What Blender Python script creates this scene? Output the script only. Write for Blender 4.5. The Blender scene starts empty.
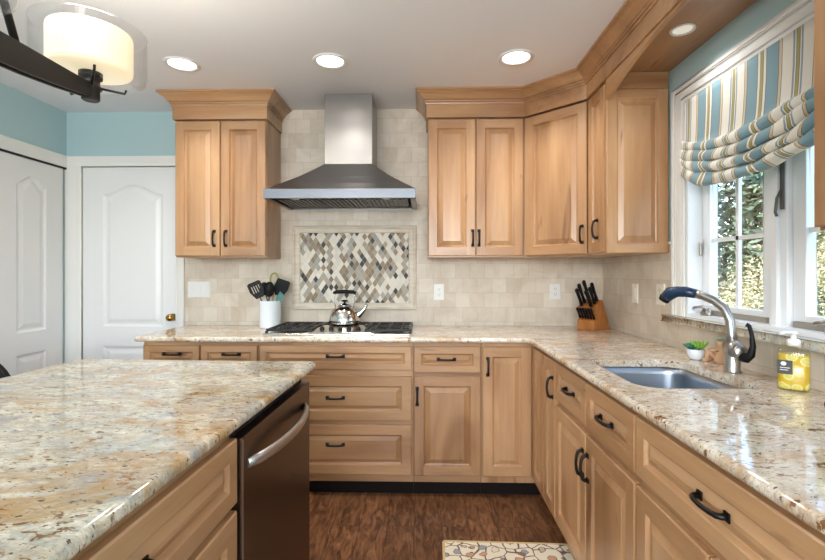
import bpy, bmesh, math, random
from mathutils import Vector, Matrix
random.seed(7)
SC = bpy.context.scene
COL = SC.collection
PI = math.pi
R = math.radians

# ------------------------------------------------------------------ camera, world, lights, exposure
cam_d = bpy.data.cameras.new('camera')
cam = bpy.data.objects.new('camera', cam_d); COL.objects.link(cam)
cam.location = (0.0, -3.27, 1.297)
cam.rotation_euler = (PI / 2, 0, 0.023)
cam_d.sensor_fit = 'HORIZONTAL'; cam_d.sensor_width = 36.0
cam_d.lens = 459.0 / 825.0 * 36.0
cam_d.shift_y = (273.05 - 280.0) / 825.0
cam_d.clip_start = 0.02
SC.camera = cam

world = bpy.data.worlds.new('world'); SC.world = world; world.use_nodes = True
wn = world.node_tree; wn.nodes.clear()
wo = wn.nodes.new('ShaderNodeOutputWorld'); wb = wn.nodes.new('ShaderNodeBackground')
sky = wn.nodes.new('ShaderNodeTexSky'); sky.sky_type = 'NISHITA'; sky.sun_disc = False
sky.sun_elevation = R(50); sky.sun_rotation = R(250); sky.air_density = 1.0; sky.dust_density = 3.0
wn.links.new(sky.outputs[0], wb.inputs[0]); wn.links.new(wb.outputs[0], wo.inputs[0])
wb.inputs[1].default_value = 1.2

def light(name, kind, loc, rot, power, color=(1, 1, 1), **kw):
    d = bpy.data.lights.new(name, kind); d.energy = power; d.color = color
    for k, v in kw.items(): setattr(d, k, v)
    o = bpy.data.objects.new(name, d); COL.objects.link(o); o.location = loc; o.rotation_euler = rot
    return o

light('sun', 'SUN', (0, 0, 8), (R(8), R(-38), 0), 4.0, (1.0, 0.95, 0.88), angle=R(1.0))
# daylight portal at the kitchen window; added fill lamp, unseen behind the camera
wp = light('window_portal', 'AREA', (1.40, -1.53, 1.60), (0, R(90), 0), 1, (1, 1, 1), shape='RECTANGLE', size=1.0, size_y=1.0); wp.data.cycles.is_portal = True
light('rear_fill', 'AREA', (-0.7, -6.0, 1.72), (R(126), 0, 0), 132, (0.94, 0.965, 1.0), shape='RECTANGLE', size=3.3, size_y=1.1)

SC.view_settings.view_transform = 'Standard'
SC.view_settings.look = 'None'
SC.view_settings.gamma = 1.0
SC.view_settings.use_curve_mapping = False
SC.view_settings.exposure = 0.38
SC.cycles.max_bounces = 10; SC.cycles.diffuse_bounces = 5; SC.cycles.glossy_bounces = 5
SC.cycles.transmission_bounces = 8; SC.cycles.transparent_max_bounces = 12
SC.cycles.use_denoising = True
SC.cycles.sample_clamp_indirect = 6.0
SC.cycles.caustics_reflective = False; SC.cycles.caustics_refractive = False

# ------------------------------------------------------------------ materials
def srgb(r, g, b):
    f = lambda c: (c / 255 / 12.92) if c / 255 <= 0.04045 else ((c / 255 + 0.055) / 1.055) ** 2.4
    return (f(r), f(g), f(b), 1.0)

class NT:
    def __init__(s, name):
        s.m = bpy.data.materials.new(name); s.m.use_nodes = True
        s.t = s.m.node_tree; s.t.nodes.clear()
        s.out = s.n('ShaderNodeOutputMaterial'); s.b = s.n('ShaderNodeBsdfPrincipled')
        s.l(s.b.outputs[0], s.out.inputs[0])
    def n(s, kind, **kw):
        nd = s.t.nodes.new(kind)
        for k, v in kw.items(): setattr(nd, k, v)
        return nd
    def l(s, a, b): s.t.links.new(a, b)
    def set(s, **kw):
        names = dict(color='Base Color', rough='Roughness', metal='Metallic', spec='Specular IOR Level', coat='Coat Weight',
                     coat_rough='Coat Roughness', ior='IOR', trans='Transmission Weight', alpha='Alpha',
                     emit='Emission Color', estr='Emission Strength', aniso='Anisotropic', sss='Subsurface Weight', sheen='Sheen Weight')
        for k, v in kw.items(): s.b.inputs[names[k]].default_value = v
        return s
    def coords(s, scale=(1, 1, 1), rot=(0, 0, 0), rand=0.0, which='Object'):
        tc = s.n('ShaderNodeTexCoord'); mp = s.n('ShaderNodeMapping')
        mp.inputs['Scale'].default_value = scale; mp.inputs['Rotation'].default_value = rot
        src = tc.outputs[which]
        if rand:
            oi = s.n('ShaderNodeObjectInfo'); mu = s.n('ShaderNodeMath', operation='MULTIPLY'); mu.inputs[1].default_value = rand
            s.l(oi.outputs['Random'], mu.inputs[0])
            va = s.n('ShaderNodeVectorMath', operation='ADD'); s.l(src, va.inputs[0]); s.l(mu.outputs[0], va.inputs[1]); src = va.outputs[0]
        s.l(src, mp.inputs['Vector']); return mp.outputs[0]
    def noise(s, vec, scale, detail=3, rough=0.5, dist=0.0):
        nd = s.n('ShaderNodeTexNoise'); nd.inputs['Scale'].default_value = scale; nd.inputs['Detail'].default_value = detail
        nd.inputs['Roughness'].default_value = rough; nd.inputs['Distortion'].default_value = dist
        s.l(vec, nd.inputs['Vector']); return nd.outputs['Fac']
    def ramp(s, fac, stops, interp='LINEAR'):
        nd = s.n('ShaderNodeValToRGB'); cr = nd.color_ramp; cr.interpolation = interp
        while len(cr.elements) < len(stops): cr.elements.new(0.5)
        for e, (p, c) in zip(cr.elements, stops):
            e.position = p; e.color = c if len(c) == 4 else (*c, 1)
        s.l(fac, nd.inputs[0]); return nd.outputs[0]
    def mix(s, fac, a, b, mode='MIX'):
        nd = s.n('ShaderNodeMix', data_type='RGBA', blend_type=mode)
        for i, v in ((0, fac), (6, a), (7, b)):
            if hasattr(v, 'is_output'): s.l(v, nd.inputs[i])
            else: nd.inputs[i].default_value = v
        return nd.outputs[2]
    def bump(s, h, strength=0.2, dist=0.002):
        nd = s.n('ShaderNodeBump'); nd.inputs['Strength'].default_value = strength; nd.inputs['Distance'].default_value = dist
        s.l(h, nd.inputs['Height']); s.l(nd.outputs[0], s.b.inputs['Normal'])
    def col(s, c): s.l(c, s.b.inputs['Base Color'])

G0, G1 = (0, 0, 0, 1), (1, 1, 1, 1)
def plain(name, rgb, rough=0.5, **kw):
    return NT(name).set(color=srgb(*rgb), rough=rough, **kw).m

def wood(name, axis, light_c, mid_c, dark_c, rough=0.38, rand=9.0, knots=True):
    t = NT(name); t.set(rough=rough, coat=0.4, coat_rough=0.2)
    sc = {'x': (1.0, 14, 14), 'y': (14, 1.0, 14), 'z': (14, 14, 1.0)}[axis]
    sb = {'x': (0.6, 3.2, 3.2), 'y': (3.2, 0.6, 3.2), 'z': (3.2, 3.2, 0.6)}[axis]
    v = t.coords(sc, rand=rand); vb = t.coords(sb, rand=rand)
    big = t.noise(vb, 1.3, 3, 0.5, 0.8)
    c = t.ramp(big, [(0.25, srgb(*dark_c)), (0.45, srgb(*mid_c)), (0.7, srgb(*light_c))])
    fine = t.noise(v, 3.2, 5, 0.65, 0.25)
    c = t.mix(t.ramp(fine, [(0.38, (0.75, 0.75, 0.75, 1)), (0.62, (1.05, 1.05, 1.05, 1))]), G0, c) if False else t.mix(0.75, c, t.ramp(fine, [(0.3, (0.86, 0.82, 0.78, 1)), (0.6, (1, 1, 1, 1))]), 'MULTIPLY')
    if knots:
        kn = t.noise(vb, 3.1, 2, 0.5, 1.2)
        c = t.mix(t.ramp(kn, [(0.24, (0.55, 0.55, 0.55, 1)), (0.31, G0)]), c, srgb(int(dark_c[0] * .72), int(dark_c[1] * .62), int(dark_c[2] * .5)))
    oi = t.n('ShaderNodeObjectInfo')
    c = t.mix(1.0, c, t.ramp(oi.outputs['Random'], [(0, (0.90, 0.89, 0.87, 1)), (1, (1.0, 1.0, 1.0, 1))]), 'MULTIPLY')
    t.col(c); t.bump(fine, 0.06, 0.001)
    return t.m

WL, WM, WD = (202, 160, 117), (180, 136, 95), (143, 100, 64)
WZ = wood('alder_vertical', 'z', WL, WM, WD)
WX = wood('alder_horizontal', 'x', WL, WM, WD)
WY = wood('alder_depth', 'y', WL, WM, WD)
WDARK = wood('shadow_rail', 'x', (150, 108, 74), (132, 92, 62), (110, 76, 50))

def granite(name, base_a, base_b, gold, grey, ang=0.35, greyness=0.5, seed=0.0):
    t = NT(name); t.set(rough=0.045, spec=0.95)
    v0 = t.coords((1, 1, 1)); vs = t.coords((1.0, 1.8, 1.0), rot=(0, 0, ang)); vf = t.coords((1.0, 1.7, 1.3), rot=(0, 0, ang))
    def off(vec, k):
        a = t.n('ShaderNodeVectorMath', operation='ADD'); a.inputs[1].default_value = (k + seed, k * 1.7, k * 0.3); t.l(vec, a.inputs[0]); return a.outputs[0]
    c = t.ramp(t.noise(vf, 26, 6, 0.7, 0.4), [(0.34, srgb(*base_b)), (0.52, srgb(*base_a)), (0.7, srgb(240, 235, 222))])
    # grey drifts
    g = t.noise(off(vs, 3.1), 5.0, 7, 0.72, 0.9)
    c = t.mix(t.ramp(g, [(0.5 - 0.06 * greyness, G0), (0.66, (greyness, greyness, greyness, 1))]), c, srgb(*grey))
    # golden drifts
    g = t.noise(off(vs, 7.7), 3.6, 7, 0.72, 1.1)
    c = t.mix(t.ramp(g, [(0.49, G0), (0.66, (0.85, 0.85, 0.85, 1))]), c, srgb(*gold))
    # mid size mineral grains
    c = t.mix(t.ramp(t.noise(off(vf, 1.3), 90, 3, 0.6), [(0.55, G0), (0.66, (0.6, 0.6, 0.6, 1))]), c, srgb(190, 168, 132))
    c = t.mix(t.ramp(t.noise(off(vf, 5.3), 120, 2, 0.6), [(0.6, G0), (0.68, (0.65, 0.65, 0.65, 1))]), c, srgb(132, 130, 128))
    # dark brown garnet specks, clustered
    cl = t.ramp(t.noise(off(vs, 11.0), 7, 3, 0.6), [(0.40, G0), (0.6, G1)])
    sp = t.ramp(t.noise(off(vf, 9.3), 44, 3, 0.55, 0.3), [(0.595, G0), (0.635, G1)])
    c = t.mix(t.mix(1.0, cl, sp, 'MULTIPLY'), c, srgb(122, 76, 30))
    cl2 = t.ramp(t.noise(off(vs, 7.7), 5, 4, 0.6), [(0.46, G0), (0.58, G1)])
    sp3 = t.ramp(t.noise(off(vf, 21.3), 30, 4, 0.62, 0.5), [(0.595, G0), (0.63, G1)])
    c = t.mix(t.mix(1.0, cl2, sp3, 'MULTIPLY'), c, srgb(126, 86, 44))
    sp2 = t.ramp(t.noise(off(vf, 15.3), 75, 2, 0.5, 0.2), [(0.655, G0), (0.69, (0.9, 0.9, 0.9, 1))])
    c = t.mix(sp2, c, srgb(64, 44, 32))
    t.col(c)
    return t.m
GR_ISL = granite('granite_island', (214, 206, 184), (170, 162, 142), (174, 130, 62), (142, 153, 160), 0.25, 0.8, 0.0)
GR_CNT = granite('granite_counter', (230, 217, 198), (200, 178, 150), (184, 140, 86), (184, 182, 178), -0.65, 0.55, 4.0)

def tile(name, swap):
    t = NT(name); t.set(rough=0.42)
    tc = t.n('ShaderNodeTexCoord'); sp = t.n('ShaderNodeSeparateXYZ'); cb = t.n('ShaderNodeCombineXYZ')
    t.l(tc.outputs['Object'], sp.inputs[0])
    t.l(sp.outputs[1 if swap else 0], cb.inputs[0]); t.l(sp.outputs[2], cb.inputs[1])
    mp = t.n('ShaderNodeMapping'); mp.inputs['Location'].default_value = (0.03, -0.018, 0)
    t.l(cb.outputs[0], mp.inputs['Vector'])
    bt = t.n('ShaderNodeTexBrick'); bt.offset = 0.5
    bt.inputs['Scale'].default_value = 1.0; bt.inputs['Brick Width'].default_value = 0.1035; bt.inputs['Row Height'].default_value = 0.1035
    bt.inputs['Mortar Size'].default_value = 0.0011; bt.inputs['Mortar Smooth'].default_value = 0.3; bt.inputs['Bias'].default_value = 0.0
    bt.inputs['Color1'].default_value = srgb(222, 212, 197); bt.inputs['Color2'].default_value = srgb(209, 196, 178)
    bt.inputs['Mortar'].default_value = srgb(186, 174, 158)
    t.l(mp.outputs[0], bt.inputs['Vector'])
    v = t.coords((1, 1, 1))
    cloud = t.noise(v, 5, 6, 0.62, 0.9)
    c = t.mix(0.55, bt.outputs['Color'], t.ramp(cloud, [(0.34, (0.74, 0.68, 0.60, 1)), (0.58, (1, 1, 1, 1))]), 'MULTIPLY')
    t.col(c); inv = t.n('ShaderNodeMath', operation='SUBTRACT'); inv.inputs[0].default_value = 1.0
    t.l(bt.outputs['Fac'], inv.inputs[1]); t.bump(inv.outputs[0], 0.35, 0.0012)
    return t.m
TILE_X = tile('tumbled_marble_back', False); TILE_Y = tile('tumbled_marble_side', True)

def floor_mat():
    t = NT('hickory_planks'); t.set(rough=0.33, spec=0.45)
    tc = t.n('ShaderNodeTexCoord'); mp = t.n('ShaderNodeMapping'); mp.inputs['Rotation'].default_value = (0, 0, PI / 2)
    mp.inputs['Location'].default_value = (0.33, 0.045, 0)
    t.l(tc.outputs['Object'], mp.inputs['Vector'])
    bt = t.n('ShaderNodeTexBrick'); bt.offset = 0.37
    bt.inputs['Scale'].default_value = 1.0; bt.inputs['Brick Width'].default_value = 1.25; bt.inputs['Row Height'].default_value = 0.14
    bt.inputs['Mortar Size'].default_value = 0.0012; bt.inputs['Mortar Smooth'].default_value = 0.2
    bt.inputs['Color1'].default_value = (0, 0, 0, 1); bt.inputs['Color2'].default_value = (1, 1, 1, 1); bt.inputs['Mortar'].default_value = (0.5, 0.5, 0.5, 1)
    t.l(mp.outputs[0], bt.inputs['Vector'])
    # each plank shifts its own grain
    sc = t.n('ShaderNodeVectorMath', operation='MULTIPLY'); sc.inputs[1].default_value = (17.0, 31.0, 5.0); t.l(bt.outputs['Color'], sc.inputs[0])
    va = t.n('ShaderNodeVectorMath', operation='ADD'); t.l(sc.outputs[0], va.inputs[0]); t.l(tc.outputs['Object'], va.inputs[1])
    m2 = t.n('ShaderNodeMapping'); m2.inputs['Scale'].default_value = (9, 2.2, 1); m2.inputs['Rotation'].default_value = (0, 0, 0.12); t.l(va.outputs[0], m2.inputs['Vector'])
    n1 = t.noise(m2.outputs[0], 2.4, 6, 0.68, 1.6)
    c = t.ramp(n1, [(0.30, srgb(62, 38, 24)), (0.44, srgb(104, 68, 44)), (0.56, srgb(136, 94, 64)), (0.72, srgb(168, 124, 88))])
    m3 = t.n('ShaderNodeMapping'); m3.inputs['Scale'].default_value = (70, 5, 1); m3.inputs['Rotation'].default_value = (0, 0, 0.1); t.l(va.outputs[0], m3.inputs['Vector'])
    c = t.mix(0.5, c, t.ramp(t.noise(m3.outputs[0], 2, 4, 0.6, 0.6), [(0.35, (0.5, 0.45, 0.42, 1)), (0.6, (1, 1, 1, 1))]), 'MULTIPLY')
    c = t.mix(1.0, c, t.ramp(bt.outputs['Color'], [(0, (0.72, 0.70, 0.68, 1)), (1, (1.1, 1.08, 1.05, 1))]), 'MULTIPLY')
    c = t.mix(bt.outputs['Fac'], c, srgb(34, 22, 15))
    t.col(c); t.bump(n1, 0.05, 0.001)
    return t.m
FLOOR = floor_mat()

def paint(name, rgb, rough=0.6, var=0.03):
    t = NT(name); t.set(rough=rough)
    n = t.noise(t.coords(), 3, 3); c = srgb(*rgb)
    t.col(t.ramp(n, [(0.3, tuple(x * (1 - var) for x in c[:3]) + (1,)), (0.7, c)]))
    return t.m
TEAL = paint('teal_paint', (172, 199, 202))
CEIL = paint('ceiling_paint', (240, 241, 245), 0.8, 0.01)
WHITE = paint('white_trim_paint', (232, 231, 226), 0.35, 0.01)
DOORW = paint('white_door_paint', (228, 229, 228), 0.35, 0.01)
SASHW = plain('vinyl_white', (236, 238, 240), 0.35)
TAN = plain('track_tan', (150, 142, 130), 0.5)
BLACK = plain('black_iron', (22, 20, 19), 0.38, metal=0.3)
BRONZE = plain('oil_rubbed_bronze', (14, 11, 10), 0.42, spec=.3)
FIXT = plain('fixture_black', (52, 50, 49), 0.45, metal=0.4)
BPLAST = plain('black_nylon', (9, 10, 12), 0.5, spec=.25)
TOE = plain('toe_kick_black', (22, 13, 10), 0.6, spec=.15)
PLATE = plain('outlet_white', (232, 231, 228), 0.3)
PLATEB = plain('outlet_beige', (234, 226, 212), 0.35)
SLOT = plain('outlet_slot', (60, 58, 56), 0.5)
CERAM = plain('ceramic_white', (226, 232, 236), 0.12, coat=0.5)
BRASS = plain('aged_brass', (176, 138, 72), 0.22, metal=1.0)
CHROME = plain('polished_steel', (218, 216, 212), 0.08, metal=1.0)
GASKET = plain('black_gasket', (14, 14, 14), 0.6)

def steel(name, rgb, rough, axis, str_=0.08):
    t = NT(name); t.set(color=srgb(*rgb), metal=1.0, rough=rough)
    s = {'x': (2, 260, 260), 'y': (260, 2, 260), 'z': (260, 260, 2)}[axis]
    n = t.noise(t.coords(s), 1.5, 3, 0.6)
    t.bump(n, str_, 0.0006)
    mr = t.n('ShaderNodeMapRange'); mr.inputs[3].default_value = rough * 0.8; mr.inputs[4].default_value = rough * 1.25
    t.l(n, mr.inputs[0]); t.l(mr.outputs[0], t.b.inputs['Roughness'])
    return t.m
STEEL = steel('brushed_steel', (150, 148, 146), 0.3, 'x')
STEELF = steel('satin_nickel', (178, 173, 166), 0.3, 'x', 0.04)
SINKM = steel('sink_steel', (176, 184, 194), 0.3, 'y')
DWM = steel('stainless_reflected_brown', (104, 88, 74), 0.33, 'x')  # brown reflection of floor and cabinets put into the steel colour
DWH = steel('handle_steel', (190, 184, 178), 0.36, 'y')
COOKM = steel('cooktop_steel', (214, 208, 198), 0.2, 'x')

def glass_clear(name, tint=(1, 1, 1, 1), rough=0.0, ior=1.45, a=0.18):
    # thin glass: mostly straight-through with fresnel reflections
    m = bpy.data.materials.new(name); m.use_nodes = True; t = m.node_tree; t.nodes.clear()
    o = t.nodes.new('ShaderNodeOutputMaterial'); mx = t.nodes.new('ShaderNodeMixShader'); tr = t.nodes.new('ShaderNodeBsdfTransparent')
    gl = t.nodes.new('ShaderNodeBsdfGlossy'); fr = t.nodes.new('ShaderNodeLayerWeight'); fr.inputs[0].default_value = a; mr = t.nodes.new('ShaderNodeMapRange'); mr.inputs[3].default_value = .03; mr.inputs[4].default_value = .32; t.links.new(fr.outputs['Facing'], mr.inputs[0]); gl.inputs['Roughness'].default_value = rough; tr.inputs[0].default_value = tint
    t.links.new(mr.outputs[0], mx.inputs[0]); t.links.new(tr.outputs[0], mx.inputs[1]); t.links.new(gl.outputs[0], mx.inputs[2]); t.links.new(mx.outputs[0], o.inputs[0])
    return m
PANE = glass_clear('window_glass', (0.97, 0.99, 0.98, 1))
GLASS = glass_clear('lamp_glass', (0.97, 0.97, 0.97, 1), 0.02, 1.5)
BOTTLE = glass_clear('bottle_plastic', (0.96, 0.97, 0.9, 1), 0.03, 1.35)

# ------------------------------------------------------------------ mesh helper
class MB:
    def __init__(s): s.v = []; s.f = []; s.m = []; s.sm = []; s.uv = {}
    def add(s, vs, fs, mat=0, smooth=False):
        b = len(s.v); s.v += [tuple(v) for v in vs]
        for f in fs: s.f.append([b + i for i in f]); s.m.append(mat); s.sm.append(smooth)
        return b
    def box(s, x0, x1, y0, y1, z0, z1, mat=0):
        x0, x1 = min(x0, x1), max(x0, x1); y0, y1 = min(y0, y1), max(y0, y1); z0, z1 = min(z0, z1), max(z0, z1)
        v = [(x0, y0, z0), (x1, y0, z0), (x1, y1, z0), (x0, y1, z0), (x0, y0, z1), (x1, y0, z1), (x1, y1, z1), (x0, y1, z1)]
        s.add(v, [(0, 3, 2, 1), (4, 5, 6, 7), (0, 1, 5, 4), (1, 2, 6, 5), (2, 3, 7, 6), (3, 0, 4, 7)], mat); return s
    def loft(s, rings, mat=0, smooth=False, close=True, cap0=False, cap1=False):
        n = len(rings[0]); b = s.add([p for r in rings for p in r], [])
        for i in range(len(rings) - 1):
            for j in range(n if close else n - 1):
                k = (j + 1) % n
                s.f.append([b + i * n + j, b + i * n + k, b + (i + 1) * n + k, b + (i + 1) * n + j]); s.m.append(mat); s.sm.append(smooth)
        if cap0: s.f.append([b + j for j in range(n)][::-1]); s.m.append(mat); s.sm.append(False)
        if cap1: s.f.append([b + (len(rings) - 1) * n + j for j in range(n)]); s.m.append(mat); s.sm.append(False)
        return s
    def lathe(s, prof, c=(0, 0, 0), seg=28, mat=0, smooth=True, axis='z', cap0=True, cap1=True, sx=1.0, sy=1.0):
        rings = []
        for r, z in prof:
            ring = []
            for j in range(seg):
                a = 2 * PI * j / seg; x, y = r * math.cos(a) * sx, r * math.sin(a) * sy
                p = {'z': (x, y, z), 'y': (x, z, -y), 'x': (z, x, y)}[axis]
                ring.append((p[0] + c[0], p[1] + c[1], p[2] + c[2]))
            rings.append(ring)
        return s.loft(rings, mat, smooth, True, cap0, cap1)
    def tube(s, pts, rad, seg=10, mat=0, flat=(1, 1), caps=True, smooth=True):
        pts = [Vector(p) for p in pts]; rad = rad if isinstance(rad, (list, tuple)) else [rad] * len(pts)
        rings = []; up = None
        for i, p in enumerate(pts):
            d = (pts[min(i + 1, len(pts) - 1)] - pts[max(i - 1, 0)]).normalized()
            if up is None:
                up = Vector((0, 0, 1)) if abs(d.z) < 0.9 else Vector((1, 0, 0))
            a = d.cross(up).normalized(); up = a.cross(d).normalized()
            rings.append([tuple(p + a * math.cos(2 * PI * j / seg) * rad[i] * flat[0] + up * math.sin(2 * PI * j / seg) * rad[i] * flat[1]) for j in range(seg)])
        return s.loft(rings, mat, smooth, True, caps, caps)
    def prism(s, poly, z0, z1, mat=0, holes=(), bev=0.0, axis='z', side_mat=None):
        """polygon (ccw) extruded along axis with optional holes; bev eases the outer top and bottom edge"""
        bm = bmesh.new()
        def P(x, y, z): return {'z': (x, y, z), 'y': (x, z, y), 'x': (z, x, y)}[axis]
        def inset(pl, d):
            out = []; n = len(pl)
            for i in range(n):
                a, b, c = Vector(pl[i - 1]), Vector(pl[i]), Vector(pl[(i + 1) % n])
                e1, e2 = (b - a).normalized(), (c - b).normalized(); n1, n2 = Vector((-e1.y, e1.x)), Vector((-e2.y, e2.x))
                m = n1 + n2; m = m / max(m.dot(n1), 0.3) if m.length > 1e-6 else n1
                out.append((b.x + m.x * d, b.y + m.y * d))
            return out
        def cap(z, flip):
            pl = inset(poly, bev) if bev else poly
            es = []
            for L in [pl] + list(holes):
                vs = [bm.verts.new(P(x, y, z)) for x, y in L]
                es += [bm.edges.new((vs[i], vs[(i + 1) % len(vs)])) for i in range(len(vs))]
            bmesh.ops.triangle_fill(bm, use_beauty=True, use_dissolve=False, edges=es)
        cap(z0, True); cap(z1, False)
        bm.verts.index_update(); vs = [tuple(v.co) for v in bm.verts]; fs = [[v.index for v in f.verts] for f in bm.faces]; bm.free()
        s.add(vs, fs, mat)
        sm = mat if side_mat is None else side_mat
        if bev:
            k = 5; levels = [(bev * (1 - math.sin(t * PI / 2 / k)), bev * (1 - math.cos(t * PI / 2 / k))) for t in range(k + 1)]
            seq = [(z0 + dz, i) for i, dz in levels] + [(z1 - dz, i) for i, dz in levels[::-1]]
        else: seq = [(z0, 0), (z1, 0)]
        s.loft([[P(x, y, z) for x, y in inset(poly, i)] if i else [P(x, y, z) for x, y in poly] for z, i in seq], sm, bool(bev))
        for h in holes: s.loft([[P(x, y, z) for x, y in h] for z in (z0, z1)], sm, False)
        return s
    def build(s, name, mats, parent=None, loc=(0, 0, 0), rot=(0, 0, 0), bevel=0.0, fix=True, uv=None, seg=2):
        me = bpy.data.meshes.new(name); me.from_pydata(s.v, [], s.f)
        mats = mats if isinstance(mats, (list, tuple)) else [mats]
        for m in mats: me.materials.append(m)
        me.polygons.foreach_set('material_index', s.m); me.polygons.foreach_set('use_smooth', s.sm)
        if uv:
            ly = me.uv_layers.new(name='UVMap')
            for lp in me.loops: ly.data[lp.index].uv = uv[lp.vertex_index]
        if fix:
            bm = bmesh.new(); bm.from_mesh(me); bmesh.ops.remove_doubles(bm, verts=bm.verts, dist=1e-5)
            bmesh.ops.recalc_face_normals(bm, faces=bm.faces); bm.to_mesh(me); bm.free()
        me.update()
        o = bpy.data.objects.new(name, me); COL.objects.link(o); o.parent = parent
        o.location = loc; o.rotation_euler = rot
        if bevel:
            b = o.modifiers.new('bevel', 'BEVEL'); b.width = bevel; b.segments = seg; b.limit_method = 'ANGLE'; b.angle_limit = R(40); b.harden_normals = False
        return o

def tag(o, label=None, cat=None, group=None, kind=None):
    if label: o['label'] = label
    if cat: o['category'] = cat
    if group: o['group'] = group
    if kind: o['kind'] = kind
    return o
def thing(name, label, cat, loc=(0, 0, 0), rotz=0.0, group=None):
    o = bpy.data.objects.new(name, None); COL.objects.link(o); o.empty_display_size = 0.05
    o.location = loc; o.rotation_euler = (0, 0, rotz)
    return tag(o, label, cat, group)
def kids(o): return [c for c in bpy.data.objects if c.parent == o]
def copy_tree(o, parent=None):
    c = o.copy(); COL.objects.link(c); c.parent = parent
    for ch in kids(o): copy_tree(ch, c)
    return c
def struct(o, label=None): return tag(o, label, kind='structure')
def box_obj(name, b, m, parent=None, bevel=0.0, loc=(0, 0, 0), rot=(0, 0, 0)):
    return MB().box(*b).build(name, m, parent, loc, rot, bevel)

# ------------------------------------------------------------------ room dimensions
XL, XR, C = -2.588, 1.272, 2.463
YR = -6.15          # rear wall
CT = 0.925          # countertop top
UB = 1.40           # bottom of the wall cabinets
UT = 2.295          # top of the wall cabinet boxes
UD = 0.314          # depth to the face of the wall cabinet doors
FX = 0.945        # face plane of the wall cabinets on the window wall
RX = 0.629          # face plane of the base cabinets on the window wall
WY0, WY1 = -1.02, -2.04   # window opening
WZ0, WZ1 = 1.085, 2.122

# ------------------------------------------------------------------ structure
struct(MB().box(XL - .12, XR + .12, YR - .12, .12, -.1, 0).build('floor', FLOOR))
struct(MB().box(XL - .12, XR + .12, YR - .12, .12, C, C + .12).build('ceiling', CEIL))
struct(MB().box(XL - .12, XR + .12, 0.004, .12, 0, C).build('wall_back', TEAL))
struct(MB().box(XL - .12, XL, YR, 0.004, 0, C).build('wall_left', TEAL))
m = MB()
m.box(XR, XR + .12, WY0, .004, 0, C); m.box(XR, XR + .12, YR, WY1, 0, C)
m.box(XR, XR + .12, WY1, WY0, 0, WZ0); m.box(XR, XR + .12, WY1, WY0, WZ1, C)
struct(m.build('wall_right', TEAL))
m = MB()
m.box(XL - .12, -2.35, YR - .12, YR, 0, C); m.box(.95, XR + .12, YR - .12, YR, 0, C); m.box(-2.35, .95, YR - .12, YR, 2.3, C)
struct(m.build('wall_front', TEAL))
# tumbled marble backsplash
m = MB(); m.box(-1.718, XR, -.004, .004, CT - .03, UB + .05); m.box(-1.02, .04, -.004, .004, UB + .05, C)
struct(m.build('trim_1', TILE_X), 'beige square marble tiles in running bond behind the range')
m = MB(); m.box(XR - .004, XR, -.905, -.004, CT - .03, 1.445); m.box(XR - .004, XR, -2.62, -.905, CT - .03, WZ0 - .035)
struct(m.build('trim_2', TILE_Y), 'beige marble tiles on the window wall')
m = MB(); m.box(XR - .012, XR, -.908, -.875, 1.445, 1.457)
struct(m.build('trim_3', WHITE), 'short white cap strip on top of the tiles beside the window')
# skirting behind and left
struct(MB().box(XL, XL + .014, YR, -1.9, 0, .11).build('baseboard_left', WHITE, bevel=.003))
struct(MB().box(XR - .014, XR, YR, -2.7, 0, .11).build('baseboard_right', WHITE, bevel=.003))

# ---- doors
def ring_pts(x0, x1, z0, z1, arch=0.0, d=0.0, n=20):
    """closed outline of a panel, inset by d, arched head when arch > 0"""
    x0 += d; x1 -= d; z0 += d; z1 -= d
    pts = [(x0, z0), (x1, z0)]
    for i in range(n + 1):
        t = i / n; x = x1 + (x0 - x1) * t
        s_ = (0.5 - 0.5 * math.cos(2 * PI * t))
        pts.append((x, z1 + arch * s_ ** 0.9 if arch else z1))
    return pts
def panel_door(name, label, w, h, panels, parent, mat, loc, rotz, t=.035):
    m = MB(); yb, yf = 0, -t
    outer = [(0, 0), (w, 0), (w, h), (0, h)]
    holes = [ring_pts(*p) for p in panels]
    m.prism(outer, yf, yf, 0, holes, axis='y')
    m.box(0, .002, yf, yb, 0, h); m.box(w - .002, w, yf, yb, 0, h); m.box(0, w, yf, yb, h - .002, h); m.box(0, w, yf, yb, 0, .002); m.box(0, w, yb - .002, yb, 0, h)
    for p in panels:
        rr = []
        for d, dy in ((0, 0), (.004, .0015), (.012, .008), (.020, .010), (.030, .009), (.050, .003), (.056, .002)):
            rr.append([(x, yf + dy, z) for x, z in ring_pts(*p, d=d)])
        m.loft(rr, 0, False, True, False, True)
    return tag(m.build(name, mat, parent, loc, (0, 0, rotz)), label)

d1 = struct(bpy.data.objects.new('door_1', None), 'white two-panel arch-top door with brass knob beside the tall cabinet'); COL.objects.link(d1)
panel_door('door_leaf', None, .684, 2.052, [(.147, .587, .90, 1.855, .07), (.147, .587, .18, .76, 0)], d1, DOORW, (-2.459, .004, .01), 0, .012)
m = MB()
for x0, x1, z0, z1 in ((-2.588, -2.463, 0, 2.065), (-1.774, -1.718, 0, 2.065), (-2.588, -1.718, 2.065, 2.14)):
    m.box(x0, x1, -.018, .004, z0, z1)
for x0, x1, z0, z1 in ((-2.498, -2.463, 0, 2.065), (-1.774, -1.763, 0, 2.065), (-2.498, -1.763, 2.065, 2.082)):
    m.box(x0, x1, -.024, .004, z0, z1)
m.build('door_casing', WHITE, d1, bevel=.004)
m = MB(); m.lathe([(.026, 0), (.026, -.006), (.012, -.010), (.011, -.030), (.022, -.036), (.0265, -.048), (.022, -.060), (.008, -.066)], (0, 0, 0), 20, axis='y')
tag(m.build('door_knob', BRASS, d1, (-1.797, -.008, .98)), 'round brass knob')

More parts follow.
